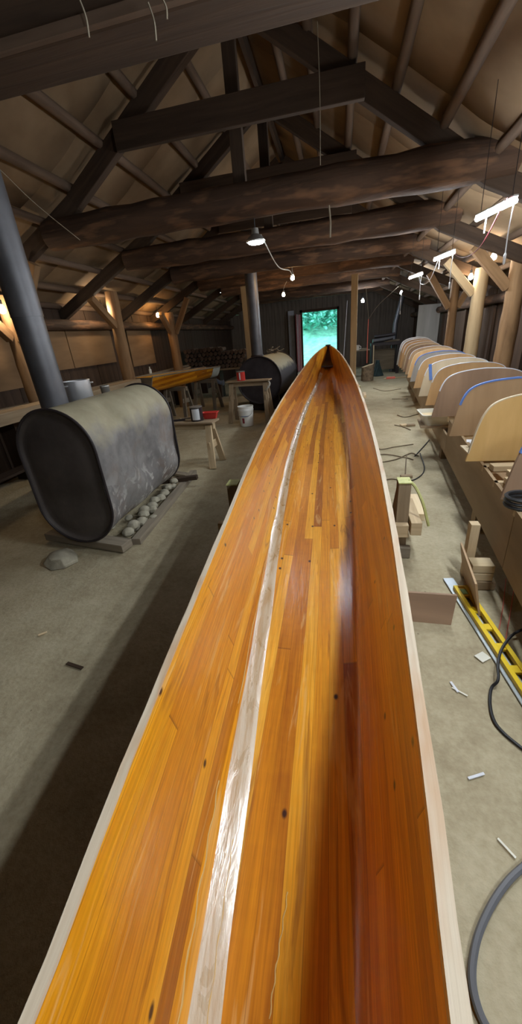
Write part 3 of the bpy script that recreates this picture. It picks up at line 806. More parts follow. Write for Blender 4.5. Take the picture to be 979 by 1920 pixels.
# ------------------------------------------------------------------ sawhorses and what stands on them
def sawhorse(a, b, z, label, w=.13, spread=.20, mat='lumber_dull', plank=None):
    a, b = Vector((*a, z)), Vector((*b, z)); c = (a+b)/2
    t = thing('sawhorse', label, 'sawhorse', (c.x, c.y, 0), 'sawhorses')
    d = (b-a).normalized(); nrm = Vector((-d.y, d.x, 0))
    MB().board(a-Vector((0, 0, .045)), b-Vector((0, 0, .045)), w*.6, .09).build('top_rail', M[mat], t, bevel=.004)
    if plank: MB().board(a-d*.03+Vector((0, 0, .012)), b+d*.03+Vector((0, 0, .012)), plank, .024).build('top_plank', M['lumber_dull'], t, bevel=.003)
    for q, e in ((a, 1), (b, -1)):
        for s in (-1, 1):
            p1 = q+d*e*.07+nrm*s*.045-Vector((0, 0, .03)); p0 = Vector((q.x, q.y, 0))+d*e*.02+nrm*s*spread
            MB().board(p0, p1, .09, .038, nrm).build('leg', M[mat], t, bevel=.003)
        MB().board(q+d*e*.05-nrm*.15-Vector((0, 0, .30)), q+d*e*.05+nrm*.15-Vector((0, 0, .30)), .02, .10).build('gusset', M[mat], t)
    return t
# near sawhorse with paint can
sawhorse((-2.55, 4.92), (-1.66, 4.85), .60, 'low sawhorse bench right behind the near stove, with a paint can on it', plank=.26, mat='lumber')
def paint_can(c, r, h, body, label, lab_mat=None, a0=-2.2, a1=-.9):
    t = thing('paint_can', label, 'paint can', c)
    cb_ = MB().lathe([(r*.02, 0), (r*.98, 0), (r, .006), (r, h-.006), (r*1.03, h), (r*.90, h+.002), (r*.88, h-.012), (r*.02, h-.014)], c, 28).build('can_body', M[body], t, smooth=True, angle=35)
    MB().lathe([(r*1.015, h-.012), (r*1.05, h-.006), (r*1.05, h+.002), (r*.92, h+.004)], c, 28).build('can_rim', M['tin'], cb_, smooth=True, angle=35)
    if lab_mat:
        rr = []
        for z in (h*.12, h*.88): rr.append([Vector(c)+Vector((math.cos(a0+(a1-a0)*k/8)*(r+.0015), math.sin(a0+(a1-a0)*k/8)*(r+.0015), z)) for k in range(9)])
        MB().rings(rr, False).build('paper_label', M[lab_mat], cb_, smooth=True)
zt_ = .60+.024
paint_can((-1.90, 4.88, zt_), .085, .19, 'red_can' if 'red_can' in M else 'dark_metal', 'paint can with a white label on the near sawhorse bench', 'label', -2.0, -.75)
# red tray behind the can
t = thing('parts_tray', 'bright red plastic tray beside the labelled paint can', 'tray', (-1.72, 4.98, zt_))
m = MB(); x0, x1, y0, y1 = -1.84, -1.64, 4.93, 5.03
outl = lambda k, z: [Vector((x0-k, y0-k, z)), Vector((x1+k, y0-k, z)), Vector((x1+k, y1+k, z)), Vector((x0-k, y1+k, z))]
m.rings([outl(-.02, zt_+.006), outl(-.02, zt_), outl(.008, zt_+.09), outl(.016, zt_+.09), outl(.016, zt_+.085), outl(.003, zt_+.085), outl(-.024, zt_+.008)], True, False, True)
m.build('tray_body', M['red'], t, bevel=.003)
tag(MB().board((-2.42, 4.86, zt_+.013), (-2.1, 4.92, zt_+.013), .035, .025).build('wood_rasp', M['dark_metal'], bevel=.004), 'dark hand tool lying on the near sawhorse bench', 'tool')
tag(MB().board((-2.20, 4.97, zt_+.012), (-2.02, 4.94, zt_+.03), .04, .022).build('wood_wedge', M['board_grey'], bevel=.003), 'small grey wood wedge lying beside the labelled paint can', 'wood scrap')
# second sawhorse bench, red can, bucket
sawhorse((-2.20, 7.72), (-1.35, 7.62), .80, 'tall sawhorse bench in front of the far drum stove', plank=.24, mat='lumber_dull')
paint_can((-1.92, 7.66, .824), .085, .175, 'red', 'red paint can on the tall sawhorse bench', 'label', -1.75, -1.45)
tag(MB().tube(smooth_pts([(-1.36, 7.56, .80), (-1.32, 7.52, .74), (-1.37, 7.50, .66), (-1.42, 7.54, .62), (-1.36, 7.58, .70)], 5), .018, 7).build('rag', M['cordw'], smooth=True), 'pale rag hanging off the end of the tall sawhorse bench', 'rag')
t = thing('bucket', 'white plastic bucket on the floor under the tall sawhorse bench', 'bucket', (-1.80, 7.28, 0))
bb_ = MB().lathe([(.01, 0), (.128, 0), (.132, .006), (.150, .30), (.156, .302), (.156, .33), (.153, .335), (.153, .36), (.158, .362), (.158, .385), (.148, .385), (.128, .01), (.01, .008)], (-1.80, 7.28, 0), 32).build('bucket_body', M['white_plastic'], t, smooth=True, angle=35)
MB().tube(smooth_pts([(-1.955, 7.25, .34), (-1.93, 7.14, .24), (-1.80, 7.105, .20), (-1.67, 7.14, .24), (-1.645, 7.25, .34)], 6), .004, 6).build('bail_handle', M['tin'], bb_, smooth=True)
for (aa, ab, z0, z1, mm) in ((-1.95, -1.62, .07, .17, 'red_dull'), (-2.1, -1.0, .20, .215, 'blue_cloth')):
    rr = [[Vector((-1.80+math.cos(aa+(ab-aa)*k/8)*(.134+z*.06), 7.28+math.sin(aa+(ab-aa)*k/8)*(.134+z*.06), z)) for k in range(9)] for z in (z0, z1)]
    MB().rings(rr, False).build('printed_mark', M[mm], bb_, smooth=True)

# upturned small boat on sawhorses, left
bt = thing('boat_hull', 'orange strip-built boat hull with a pale end, on sawhorses at the left', 'boat', (-3.5, 8.8, .75))
pa, pb = Vector((-3.22, 9.95, 0)), Vector((-4.02, 7.55, 0)); dv = pb-pa; Lb = dv.length; dvn = dv.normalized(); nv = Vector((-dvn.y, dvn.x, 0))
rings = []; rin = []; inn = []
for i in range(25):
    t_ = i/24; hw = .235+.07*t_
    zg = .975+.05*t_; zk = .735-.03*t_
    c = pa+dv*t_
    def S(ins): return [c+nv*(math.sin(a)*(hw-ins)*(1 if abs(math.sin(a)) > .98 else .96))+Vector((0, 0, zk+ins+(zg-zk-ins)*((abs(math.sin(a)))**3.2))) for a in [(-PI/2)+PI*k/20 for k in range(21)]]
    rings.append(S(0)); rin.append(S(.018))
def boatloft(rings):
    m = MB(); mm = len(rings[0]); uvs = []
    for i, r in enumerate(rings):
        acc = [0]
        for j in range(1, mm): acc.append(acc[-1]+(r[j]-r[j-1]).length)
        uvs.append([(q, i*Lb/24) for q in acc]); m.v.extend(r)
    for i in range(len(rings)-1):
        for j in range(mm-1):
            q = ((i, j), (i, j+1), (i+1, j+1), (i+1, j)); m.face(tuple(a*mm+b for a, b in q), tuple(uvs[a][b] for a, b in q))
    return m
boatloft(rings).build('hull', M['strip_boat'], bt, smooth=True, angle=80)
gp = boatloft([[p+(p-(r[0]+r[-1])/2).normalized()*.003 for p in r] for r in rings[:4]]).build('glass_patch', M['glass_end'], bt, smooth=True, angle=80); gp['label'] = 'pale fibreglass skin over the end of the hull'
boatloft(rin).build('hull_interior', M['strip_boat'], bt, smooth=True, angle=80)
for s, idx in ((-1, 0), (1, -1)):
    MB().tube([r[idx]+Vector((0, 0, .008)) for r in rings], .016, 6).build('gunwale', M['board_grey'], bt, smooth=True)
m = MB(); e0 = rings[0]; e1 = [p+dvn*.02 for p in e0]; m.rings([e0, e1], True, True, True)
m.build('end_board', M['glass_end'], bt)['label'] = 'pale fibreglass-covered end'
m = MB(); e0 = rings[-1]; m.rings([[p-dvn*.02 for p in e0], e0], True, True, True); m.build('bow_board', M['board_grey'], bt)
for k, t_ in enumerate((.16, .62)):
    c = pa+dv*t_
    sawhorse((c.x-nv.x*.34, c.y-nv.y*.34), (c.x+nv.x*.34, c.y+nv.y*.34), .728-.03*t_, ['grey sawhorse under the pale end of the small boat', 'grey sawhorse under the middle of the small boat'][k], mat='board_grey', spread=.17)
tag(MB().tube(smooth_pts([(-3.12, 9.75, .66), (-3.0, 9.68, .61), (-2.9, 9.66, .60)], 5), [.05]*10+[.075], 8).build('cloth_roll', M['blue_cloth'], smooth=True), 'blue grey cloth roll hanging off the end of the boat sawhorse', 'cloth')

# workbench along the left wall, strips lying on it
wb = thing('workbench', 'long narrow workbench of pale planks along the left row of posts', 'workbench', (-3.9, 5.0, 0))
for k, x in enumerate((-3.98, -3.83)): MB().board((x, 2.6, 1.03), (x, 7.0, 1.03), .14, .045).build('top_plank', M['lumber_dull'], wb, bevel=.004)
MB().board((-3.765, 2.6, .98), (-3.765, 7.0, .98), .025, .12).build('apron', M['lumber_dull'], wb)
for y in (3.0, 4.35, 5.6, 6.8):
    for x in (-4.02, -3.80): MB().box((x-.04, y-.04, 0), (x+.04, y+.04, 1.01), 2).build('leg', M['board_dark'], wb, bevel=.004)
MB().board((-3.9, 2.9, .35), (-3.9, 6.9, .35), .2, .03).build('lower_shelf', M['board_dark'], wb)
for k, (x, z, w, y0, y1) in enumerate(((-4.38, 1.00, .09, 4.3, 13.0), (-4.50, .99, .12, 4.0, 13.2), (-4.44, 1.10, .07, 5.2, 12.5))):
    pass
sh = thing('strip_rack', 'rack of long pale wood strips along the left wall behind the posts', 'rack', (-4.5, 8.5, 0))
for k, (x, z, w) in enumerate(((-4.42, .93, .10), (-4.54, .93, .11), (-4.48, .985, .09))):
    MB().board((x, 4.2, z), (x, 13.0, z), w, .045).build('strip', M['board_grey' if k else 'lumber_dull'], sh)
for y in (4.4, 6.3, 8.2, 10.4, 12.6): MB().box((-4.62, y-.04, 0), (-4.36, y+.04, .905), 2).build('bracket', M['board_dark'], sh)
for i, (x, y, z, h, lab) in enumerate(((-4.45, 8.85, 1.008, .14, 'small white bottle standing on the strip rack by the left wall'),)):
    t = thing('bottle', lab, 'bottle', (x, y, z))
    MB().lathe([(.001, 0), (.03, 0), (.032, .01), (.032, .09), (.012, .115), (.012, .135), (.001, .136)], (x, y, z), 16).build('bottle_body', M['white_plastic'], t, smooth=True)
    MB().lathe([(.014, .132), (.014, .155), (.001, .156)], (x, y, z), 12).build('cap', M['white_plastic'], t, smooth=True)

# firewood on its rack at the back left
fr = thing('firewood_rack', 'low plank rack holding the firewood at the back left', 'rack', (-3.55, 11.6, 0))
for y in (11.42, 11.72): MB().board((-4.62, y, .80), (-2.45, y, .80), .12, .05).build('rail', M['lumber_dull'], fr, bevel=.004)
for x in (-4.5, -3.55, -2.6): MB().box((x-.05, 11.38, 0), (x+.05, 11.76, .775), 2).build('leg', M['board_dark'], fr, bevel=.004)
MB().box((-2.56, 11.52, .826), (-2.48, 11.60, 1.5), 2).build('end_stake', M['board_dark'], fr)
random.seed(11)
proto = []
for k in range(5):
    m = MB(); ns = 9
    r = .060+.008*random.random()
    ring = [(math.cos(2*PI*j/ns)*r*random.uniform(.75, 1.05), math.sin(2*PI*j/ns)*r*random.uniform(.75, 1.05)) for j in range(ns)]
    m.prism(ring, 1, -.2, .2)
    o = m.build('firewood_log', M['cut_end'], smooth=False, bevel=.004); proto.append(o)
first = set()
for row in range(5):
    for cidx in range(15-(row == 4)*5):
        k = random.randrange(5)
        if k in first: o = proto[k].copy(); C.objects.link(o)
        else: o = proto[k]; first.add(k)
        o.location = (-4.50+cidx*.127+(row % 2)*.06, 11.57+random.uniform(-.05, .05), .828+row*.118)
        o.rotation_euler = (0, 0, random.uniform(-.03, .03))
        tag(o, 'split firewood log in the dark stack at the back left', 'firewood log', 'stacked firewood logs')
for k in range(5):
    if k not in first: bpy.data.objects.remove(proto[k])

# ------------------------------------------------------------------ strongback and moulds, right
def sbx(y): return .905+.093*(y-1.5)          # left face of the strongback
SBY0, SBY1 = .6, 11.2
sb = thing('strongback', 'long plywood box frame on the floor carrying the row of moulds', 'strongback', (1.5, 5.5, 0))
def sbp(y, dx, z): return Vector((min(sbx(y)+dx, 2.27) if dx > .6 else sbx(y)+dx, y, z))
segs = (.6, 2.05, 4.3, 5.62, 7.9, 11.2)
for y0, y1 in zip(segs, segs[1:]):
    zt_s = .62 if y0 != 4.3 else .44
    MB().board(sbp(y0, .01, (.24+zt_s)/2), sbp(y1-.008, .01, (.24+zt_s)/2), .02, zt_s-.24).build('side_panel', M['ply_mid'], sb)
    MB().board(sbp(y0, .86, .43), sbp(y1-.008, .86, .43), .02, .38).build('side_panel', M['ply_mid'], sb)
MB().board(sbp(SBY0, .44, .36), sbp(6.0, .44, .36), .80, .02).build('inner_shelf', M['ply_tan'], sb)
for y in (1.1, 3.0, 4.9, 6.9, 8.9, 10.8):
    for dx in (.10, .78 if y < 6 else (2.2-sbx(y))): MB().box((sbx(y)+dx-.045, y-.045, 0), (sbx(y)+dx+.045, y+.045, .35), 2).build('leg', M['lumber_dull'], sb)
MOLD = [(0, 0), (.020, .12), (.045, .25), (.075, .345), (.12, .410), (.20, .450), (.32, .474), (.48, .485)]
specs = [(2.20, 'ply_brown', 'blue', 0), (2.90, 'ply_gold', 'pale', 0), (3.63, 'ply_tan', 'blue', .0), (4.45, 'ply_brown', 'white', 0), (5.15, 'ply_orange', 'white', 0), (5.85, 'ply_pale', 'white', 0),
         (6.65, 'ply_orange', 'white', .0), (7.45, 'ply_grey', 'blue', .0), (8.05, 'ply_orange', 'pale', .01), (8.6, 'ply_tan', 'white', .03), (9.1, 'ply_brown', 'pale', .06), (9.55, 'ply_tan', 'white', .09), (10.0, 'ply_orange', 'white', .12), (10.4, 'ply_tan', 'white', .15), (10.8, 'ply_grey', 'white', .18)]
labs = ['grey-brown plywood mould with blue taped edge, nearest the camera and cut by the frame', 'bright golden plywood mould, second from the camera', 'tan plywood mould with blue taped top edge, third from the camera',
        'dark brown plywood mould with a white edge, fourth from the camera', 'orange plywood mould right behind the dark brown one', 'pale plywood mould with a blue tape patch', 'orange tan plywood mould just beyond the pale one',
        'grey plywood mould, eighth from the camera', 'orange plywood mould just beyond the grey one', 'tan plywood mould, tenth from the camera', 'brown plywood mould, eleventh from the camera', 'tan plywood mould, twelfth from the camera', 'orange plywood mould, third from the far end', 'tan plywood mould, second from the far end', 'grey plywood mould at the far end of the row']
for i, (y, mat, edge, rise) in enumerate(specs):
    x0 = {2.20: .93, 2.90: .938, 3.63: 1.003, 4.45: 1.02, 5.15: 1.09, 5.85: 1.135, 6.65: 1.20, 7.45: 1.275, 8.05: 1.32, 8.6: 1.36, 9.1: 1.39, 9.55: 1.42, 10.0: 1.44, 10.4: 1.46, 10.8: 1.48}[y]
    hw = .48 if y < 6 else .49; z0 = .622
    if y > 9: hw = .44
    half = smooth_pts([(p[0]*hw/.48, p[1]*(1+rise*1.6), 0) for p in MOLD], 4)
    pts = [(p.x, p.y) for p in half]
    outl = pts+[(2*hw-p[0], p[1]) for p in pts[-2::-1]]
    outl = [(x0+p[0], z0+p[1]) for p in outl]
    t = thing('plywood_mould', labs[i], 'mould', (x0+hw, y, z0), 'row of plywood moulds')
    pan_ = MB().prism(outl, 1, y-.009, y+.009).build('panel', M[mat], t)
    em = {'blue': 'tape_blue', 'white': 'tape_white', 'pale': 'ply_pale'}[edge]
    k0, k1 = (9, len(outl)-9) if edge != 'pale' else (2, len(outl)-2)
    rr = []
    cx_ = x0+hw; cz_ = z0+.15
    for p in outl[k0:k1]:
        dv_ = Vector((p[0]-cx_, 0, p[1]-cz_)); dv_.normalize()
        P0 = Vector((p[0], 0, p[1]))
        wd = .012 if edge == 'blue' else .006
        rr.append([P0-dv_*wd+Vector((0, y-.0105, 0)), P0+dv_*.002+Vector((0, y-.0105, 0)), P0+dv_*.002+Vector((0, y+.0105, 0)), P0-dv_*wd+Vector((0, y+.0105, 0))])
    MB().rings(rr, True, True, True).build('edge_tape', M[em], pan_)
    if y == 5.85: MB().board((1.245, y-.013, 1.05), (1.275, y-.013, .84), .04, .006, (0, 1, 0)).build('tape_patch', M['tape_blue'], pan_)
    # cleat holding the mould
    cl = MB(); cl.board((sbx(y)+.022, y+.035, .60), (min(sbx(y)+.848, 2.25), y+.035, .60), .045, .09); cl.build('cleat', M['cleat'], t, bevel=.003)
# tape patch on the pale mould

# loose cleats and scraps on the strongback
random.seed(3)
for i, (y, dx, L, z, mat, lab) in enumerate(((2.42, .05, .55, .645, 'cleat', 'pale pine offcut lying on the strongback just behind the nearest mould'), (2.56, .10, .5, .645, 'cleat', 'pale pine offcut lying on the strongback, second behind the nearest mould'),
        (2.70, .03, .6, .645, 'lumber', 'longer pine offcut lying on the strongback in front of the golden mould'), (1.95, .06, .4, .645, 'cleat', 'pale pine offcut lying on the strongback in front of the nearest mould'))):
    x = sbx(y)+dx
    tag(MB().board((x, y, .62+.02), (x+L, y+.02, .62+.02), .075, .04).build('wood_offcut', M[mat], bevel=.003), lab, 'wood offcut', 'pine offcuts on the strongback')
    # small supports across the box
m = MB()
for y in (1.75, 2.05, 2.48, 2.78): m.board(sbp(y, .0, .60), sbp(y, .87, .60), .04, .04)
o = m.build('cross_rail', M['lumber'], sb)
tag(MB().tube(smooth_pts([(.97+.10*math.cos(a), 1.98+.085*math.sin(a), .675+.022*(a/6.28)) for a in [k*.5 for k in range(38)]], 2), .010, 6).build('cable_coil', M['black'], smooth=True), 'coil of black cable on the near end of the strongback', 'cable')
t = thing('paper_scraps', 'crumpled white paper on the strongback behind the golden mould', 'paper', (1.12, 3.2, .62))
m = MB()
for i in range(12):
    c = Vector((1.08+random.uniform(-.02, .14), 3.22+random.uniform(-.12, .12), .63+random.uniform(0, .04)))
    m.board(c, c+Vector((random.uniform(-.06, .06), random.uniform(-.06, .06), random.uniform(0, .04))), .05, .003)
m.build('sheet', M['tape_white'], t)
MB().board((1.02, 3.2, .61), (1.3, 3.2, .61), .28, .012).build('backing_card', M['ply_pale'], t)
# white tray on a plank
tag(MB().board((.985, 4.90, .452), (1.60, 4.84, .452), .44, .018).build('tray_board', M['lumber_dull']), 'thin plank sticking out of the strongback under the white tray', 'plank')
t = thing('plastic_tray', 'white plastic tub with tan resin on a plank by the moulds', 'tub', (1.2, 4.87, .463))
x0, x1, y0, y1, zb, zt2 = .99, 1.40, 4.68, 5.06, .463, .596
def rr_(k, z, r=.045):
    pts = []
    for cx_, cy_, a0 in ((x1+k-r, y1+k-r, 0), (x0-k+r, y1+k-r, PI/2), (x0-k+r, y0-k+r, PI), (x1+k-r, y0-k+r, 3*PI/2)):
        for q in range(5): pts.append(Vector((cx_+math.cos(a0+q*PI/8)*r, cy_+math.sin(a0+q*PI/8)*r, z)))
    return pts
MB().rings([rr_(-.035, zb), rr_(.0, zt2-.012), rr_(.018, zt2-.012), rr_(.020, zt2), rr_(.004, zt2), rr_(-.010, zt2-.03), rr_(-.040, zb+.012)], True, True, True).build('tub_body', M['cream'], t, smooth=True, angle=35)
MB().rings([rr_(-.012, zt2-.05), rr_(-.013, zt2-.045)], True, True, True).build('resin', M['inner_tan'], t)
# posts and blocks standing beside the strongback
t = thing('block_stack', 'short upright stud with two stacked blocks beside the strongback', 'blocks', (.80, 2.0, 0))
MB().board((.865, 2.32, 0), (.865, 2.32, .40), .055, .06, (0, 1, 0)).build('stud', M['lumber'], t, bevel=.003)
for z in (.09, .15): MB().board((.84, 2.21, z), (.97, 2.21, z), .10, .055).build('block', M['cleat'], t, bevel=.003)
MB().board((.84, 2.21, .03), (.99, 2.21, .03), .12, .06).build('block', M['lumber_dull'], t, bevel=.003)
# plywood offcut leaning on edge, and one beside the canoe
pA = at(865, 1017, Z=.26); pB = at(893, 1095, Z=.23)
def leaf(p, q, h, thick, label, mat):
    p, q = Vector(p), Vector(q); m = MB(); d = (q-p).normalized(); nn = Vector((-d.y, d.x, 0))
    b0 = Vector((p.x, p.y, .004)); b1 = Vector((q.x, q.y, .004))
    off = nn*.05
    v = [p, q, b1+off, b0+off]
    rings = [[a-nn*thick/2 for a in v], [a+nn*thick/2 for a in v]]
    m.rings(rings, True, True, True, vs=[0, .3, .5, .8, 1.0]); return tag(m.build('plywood_offcut', M[mat]), label, 'plywood offcut')
leaf(pA, pB, .25, .012, 'tan plywood offcut standing on edge beside the yellow level', 'ply_tan')
pC = at(764, 1110, Z=.17); pD = at(858, 1117, Z=.17)
m = MB(); b0 = at(768, 1164, Z=.0); b1 = at(846, 1172, Z=.0)
v = [pC+Vector((-.12, 0, 0)), pD, b1, b0+Vector((-.12, 0, 0))]; m.rings([v, [p+Vector((0, .014, 0)) for p in v]], True, True, True, vs=[0, .3, .5, .8, 1.0])
tag(m.build('plywood_offcut', M['ply_brown']), 'grey-brown plywood offcut standing beside the canoe, left of the yellow level', 'plywood offcut')

# the yellow level and the straightedge under it
l0 = at(850, 1100, Z=.03); l1 = at(985, 1310, Z=.03); l1 = l1+(l1-l0).normalized()*.25
ld = (l1-l0); ld.z = 0; LL = ld.length; ld.normalize(); ln = Vector((ld.y, -ld.x, 0))
if ln.x < 0: ln = -ln
def lv(s, w, z): return l0+ld*s+ln*w+Vector((0, 0, z-.03))
lev = thing('spirit_level', 'long yellow spirit level lying on the floor at the right', 'spirit level', lv(LL/2, 0, .02))
WL = .085
slots = []
s = .10
while s < LL-.12: slots.append((s, s+.10)); s += .145
m = MB()
def lbox(s0, s1, w0, w1, z0, z1, mb):
    c = [lv(s0, w0, 0), lv(s1, w0, 0), lv(s1, w1, 0), lv(s0, w1, 0)]
    mb.rings([[Vector((p.x, p.y, z0)) for p in c], [Vector((p.x, p.y, z1)) for p in c]], True, True, True)
lbox(0, LL, 0, .024, .012, .040, m); lbox(0, LL, WL-.024, WL, .012, .040, m)
prev = 0
for a, b in slots+[(LL, LL)]:
    lbox(prev, a, .0241, WL-.0241, .018, .034, m); prev = b
m.build('frame', M['yellow'], lev, bevel=.002)
lbox_m = MB(); lbox(.035, .085, .026, WL-.026, .020, .038, lbox_m); lbox_m.build('vial', M['green_glass'], lev, bevel=.004)
m = MB(); lbox(0, .012, 0, WL, .0118, .0402, m); m.build('end_cap', M['yellow'], lev)
m = MB(); lbox(-.12, LL, -.018, .048, .0045, .0115, m)
tag(m.build('straightedge', M['alu'], bevel=.001), 'silver metal straightedge lying under the yellow level', 'straightedge')

# cords, hose, cable tangle, bits on the floor
def cord(name, px, z, r, mat, label, cat='cord', lift=None):
    pts = []
    for i, p in enumerate(px):
        zz = z if lift is None else lift[i]
        pts.append(at(p[0], p[1], Z=zz))
    return tag(MB().tube(smooth_pts(pts, 7), r, 7).build(name, M[mat], smooth=True), label, cat)
cord('power_cord', [(985, 1178), (962, 1190), (942, 1215), (934, 1245), (934, 1275), (922, 1290), (919, 1318), (926, 1350), (945, 1375), (985, 1408)], .012, .007, 'black', 'black cord draped over the yellow level at the right edge', lift=[.05, .055, .055, .052, .045, .012, .008, .008, .008, .008])
cord('hose', [(990, 1618), (955, 1650), (925, 1692), (900, 1745), (888, 1795), (886, 1840), (895, 1885), (912, 1925), (950, 1985)], .012, .0105, 'grey_rubber', 'dark grey hose curving over the floor at the bottom right', 'hose')
tang = [([(708, 905), (735, 898), (762, 905)], 'cable running from the canoe under the strap of the stand'), ([(688, 868), (715, 852), (760, 858), (775, 862)], 'loose cable lying across the floor between canoe and moulds, nearest of the tangle'),
        ([(697, 828), (712, 842), (740, 838), (775, 833)], 'thin cable with a bend lying level with the second mould'), ([(690, 850), (705, 866), (740, 862), (770, 850), (785, 855)], 'brown cable lying flat beside the canoe rim'),
        ([(760, 892), (762, 858), (764, 852)], 'short straight cable end pointing at the stand'), ([(788, 850), (796, 880), (780, 898), (755, 903)], 'round loop of black cable beside the stand'),
        ([(700, 728), (722, 733), (752, 729)], 'thin stick lying on the floor just past the bow of the canoe'), ([(735, 748), (765, 748)], 'short dark stick by the far end of the strongback'),
        ([(745, 778), (760, 782), (785, 776)], 'brown cable scrap just left of the white tub'), ([(740, 797), (755, 800), (770, 806)], 'short cable scrap beside the pale wood block'),
        ([(805, 825), (790, 842), (778, 855)], 'cable trailing out from under the strongback')]
for px, lab in tang:
    black = 'black' in lab or 'trailing' in lab
    cord('cable', px, .010, .007, 'black' if black else 'twig', lab, 'cable')
for px_, lab in (([(949, 1085), (943, 1140), (932, 1200)], 'thin red string lying in the shade under the strongback, left one'), ([(966, 1090), (957, 1150), (946, 1212)], 'thin red string lying in the shade under the strongback, right one')):
    cord('red_string', px_, .008, .0025, 'red_cord', lab, 'string')
def chip(px, py, L, w, t, ang, mat, label, name='wood_chip'):
    p = at(px, py, Z=t/2+.004); d = Vector((math.cos(ang), math.sin(ang), 0))*L/2
    tag(MB().board(p-d, p+d, w, t).build(name, M[mat], bevel=min(t, w)*.2), label, 'scrap')
chip(757, 797, .11, .09, .03, .2, 'cleat', 'small pale wood block on the floor left of the white tub')
chip(770, 797, .14, .08, .03, .1, 'lumber_dull', 'dull wood block right beside the pale block on the floor')
chip(762, 893, .13, .05, .035, .1, 'lumber_dull', 'small brown block on the floor behind the canoe stand')
chip(745, 708, .85, .06, .03, .12, 'cleat', 'pale wooden stick on the floor at the far end of the strongback')
chip(852, 1288, .06, .012, .006, 1.9, 'tape_white', 'bent white plastic scrap on the floor right of the canoe')
chip(862, 1297, .07, .008, .005, -.6, 'cream', 'thin pale shaving on the floor beside the bent white scrap')
chip(893, 1455, .07, .010, .006, .4, 'tape_white', 'white plastic scrap on the floor, nearest on the right')
chip(905, 1232, .06, .05, .006, .6, 'cream', 'pale paper scrap on the floor left of the level')
chip(80, 1188, .05, .014, .006, .7, 'cleat', 'pale wood chip on the open floor at the left')
chip(140, 1248, .12, .02, .006, -.2, 'rafter', 'dark curl of bark on the floor near the shadow of the canoe')
chip(950, 1590, .06, .008, .004, -.9, 'cream', 'thin shaving on the floor beside the grey hose')
# board edge under the stove side, planks by the left
tag(MB().board((-1.95, 4.35, .02), (-2.3, 4.5, .02), .10, .035).build('plank', M['board_grey'], bevel=.004), 'grey plank end on the floor behind the skid of the near stove', 'plank')

# ------------------------------------------------------------------ lamps
def led(i, x, y, z, L, label, cordlen=.30, sl=.055):
    t = thing('led_shop_light', label, 'lamp', (x, y, z), 'LED shop lights over the moulds')
    a, b = Vector((x+sl, y-L/2, z)), Vector((x-sl, y+L/2, z))
    tb = MB().tube([a, b], .016, 8); tb.build('light_tube', M['led'], t, smooth=True)
    MB().board(a+Vector((0, 0, .028)), b+Vector((0, 0, .024)), .032, .012).build('housing', M['housing'], t, bevel=.003)
    for p in (a.lerp(b, .1), a.lerp(b, .9)):
        top = min(roof_z(p.x)-.06, p.z+.75)
        MB().tube([p+Vector((0, 0, .035)), Vector((p.x+.01, p.y+.05, top))], .0025, 5).build('hanging_chain', M['dark_metal'], t)
    p = a.lerp(b, .04)
    pc_ = MB().tube([p-Vector((0, .0, .012)), p-Vector((.005, 0, .15)), p-Vector((0, 0, cordlen))], .004, 5).build('pull_cord', M['wire_white'], t)
    MB().lathe([(.003, 0), (.009, .01), (.009, .06), (.003, .075)], p-Vector((0, 0, cordlen+.05)), 10).build('pull_handle', M['wire_white'], pc_, smooth=True)
    if i in (2, 3):
        q = a.lerp(b, .72)
        MB().tube([q-Vector((0, 0, .012)), q-Vector((0, 0, .11))], .005, 5).build('plug_lead', M['wire_white'], t)
led(0, .93, -.6, 2.25, .55, 'LED shop light hanging behind the camera on the right')
led(1, .99, 1.5, 2.25, .55, 'LED shop light hanging over the near moulds, just out of frame')
led(2, 1.067, 3.5, 2.25, .40, 'largest LED shop light, nearest of the lit row at the upper right')
led(3, 1.19, 5.45, 2.25, .42, 'second LED shop light of the lit row at the right')
led(4, 1.20, 7.3, 2.25, .45, 'third LED shop light of the lit row at the right')
led(5, 1.46, 10.7, 2.25, .6, 'fourth and farthest LED shop light of the row, near the back right', .42, -.03)
# wire looping between the LED lights
tag(MB().tube(smooth_pts([(1.06, 3.28, 2.27), (1.12, 3.9, 2.10), (1.2, 4.7, 2.13), (1.19, 5.22, 2.27)], 8), .004, 5).build('light_wire', M['red_dull'], smooth=True), 'thin reddish wire sagging between the first two LED lights', 'wire')
tag(MB().tube(smooth_pts([(1.19, 5.68, 2.27), (1.2, 6.2, 2.08), (1.2, 6.8, 2.1), (1.2, 7.05, 2.27)], 8), .004, 5).build('light_wire', M['wire_white'], smooth=True), 'thin pale wire sagging between the second and third LED lights', 'wire')

def bulb(x, y, z, mat, label, r=.04, top=None, sway=0, cmat='black'):
    t = thing('light_bulb', label, 'light bulb', (x, y, z), 'bare bulbs')
    MB().lathe([(.004, -r), (r*.75, -r*.72), (r, 0), (r*.78, r*.68), (r*.45, r*1.25), (r*.42, r*1.5)], (x, y, z), 12).build('glass', M[mat], t, smooth=True)
    MB().lathe([(r*.5, r*1.4), (r*.55, r*1.5), (r*.55, r*2.6), (.006, r*2.8)], (x, y, z), 10).build('socket', M['black'], t, smooth=True)
    tz = top if top else z+.25
    MB().tube(smooth_pts([(x, y, z+r*2.7), (x+sway*.4, y, z+r*2.7+(tz-z-r*2.7)*.5), (x+sway, y, tz)], 4), .005, 5).build('flex', M[cmat], t, smooth=True)
bulb(-4.07, 4.52, 2.16, 'warm_white', 'lit bulb by the left frame edge on the nearest left post', .042, 2.44)
bulb(-4.23, 7.02, 2.27, 'warm_white', 'lit white-warm bulb on the second left post', .042, 2.44)
bulb(-4.30, 9.52, 2.26, 'warm', 'lit orange bulb on the third left post by the firewood', .042, 2.44)
bulb(-3.35, 12.0, 2.83, 'led_small', 'small white bulb high at the back left', .03, 3.05)
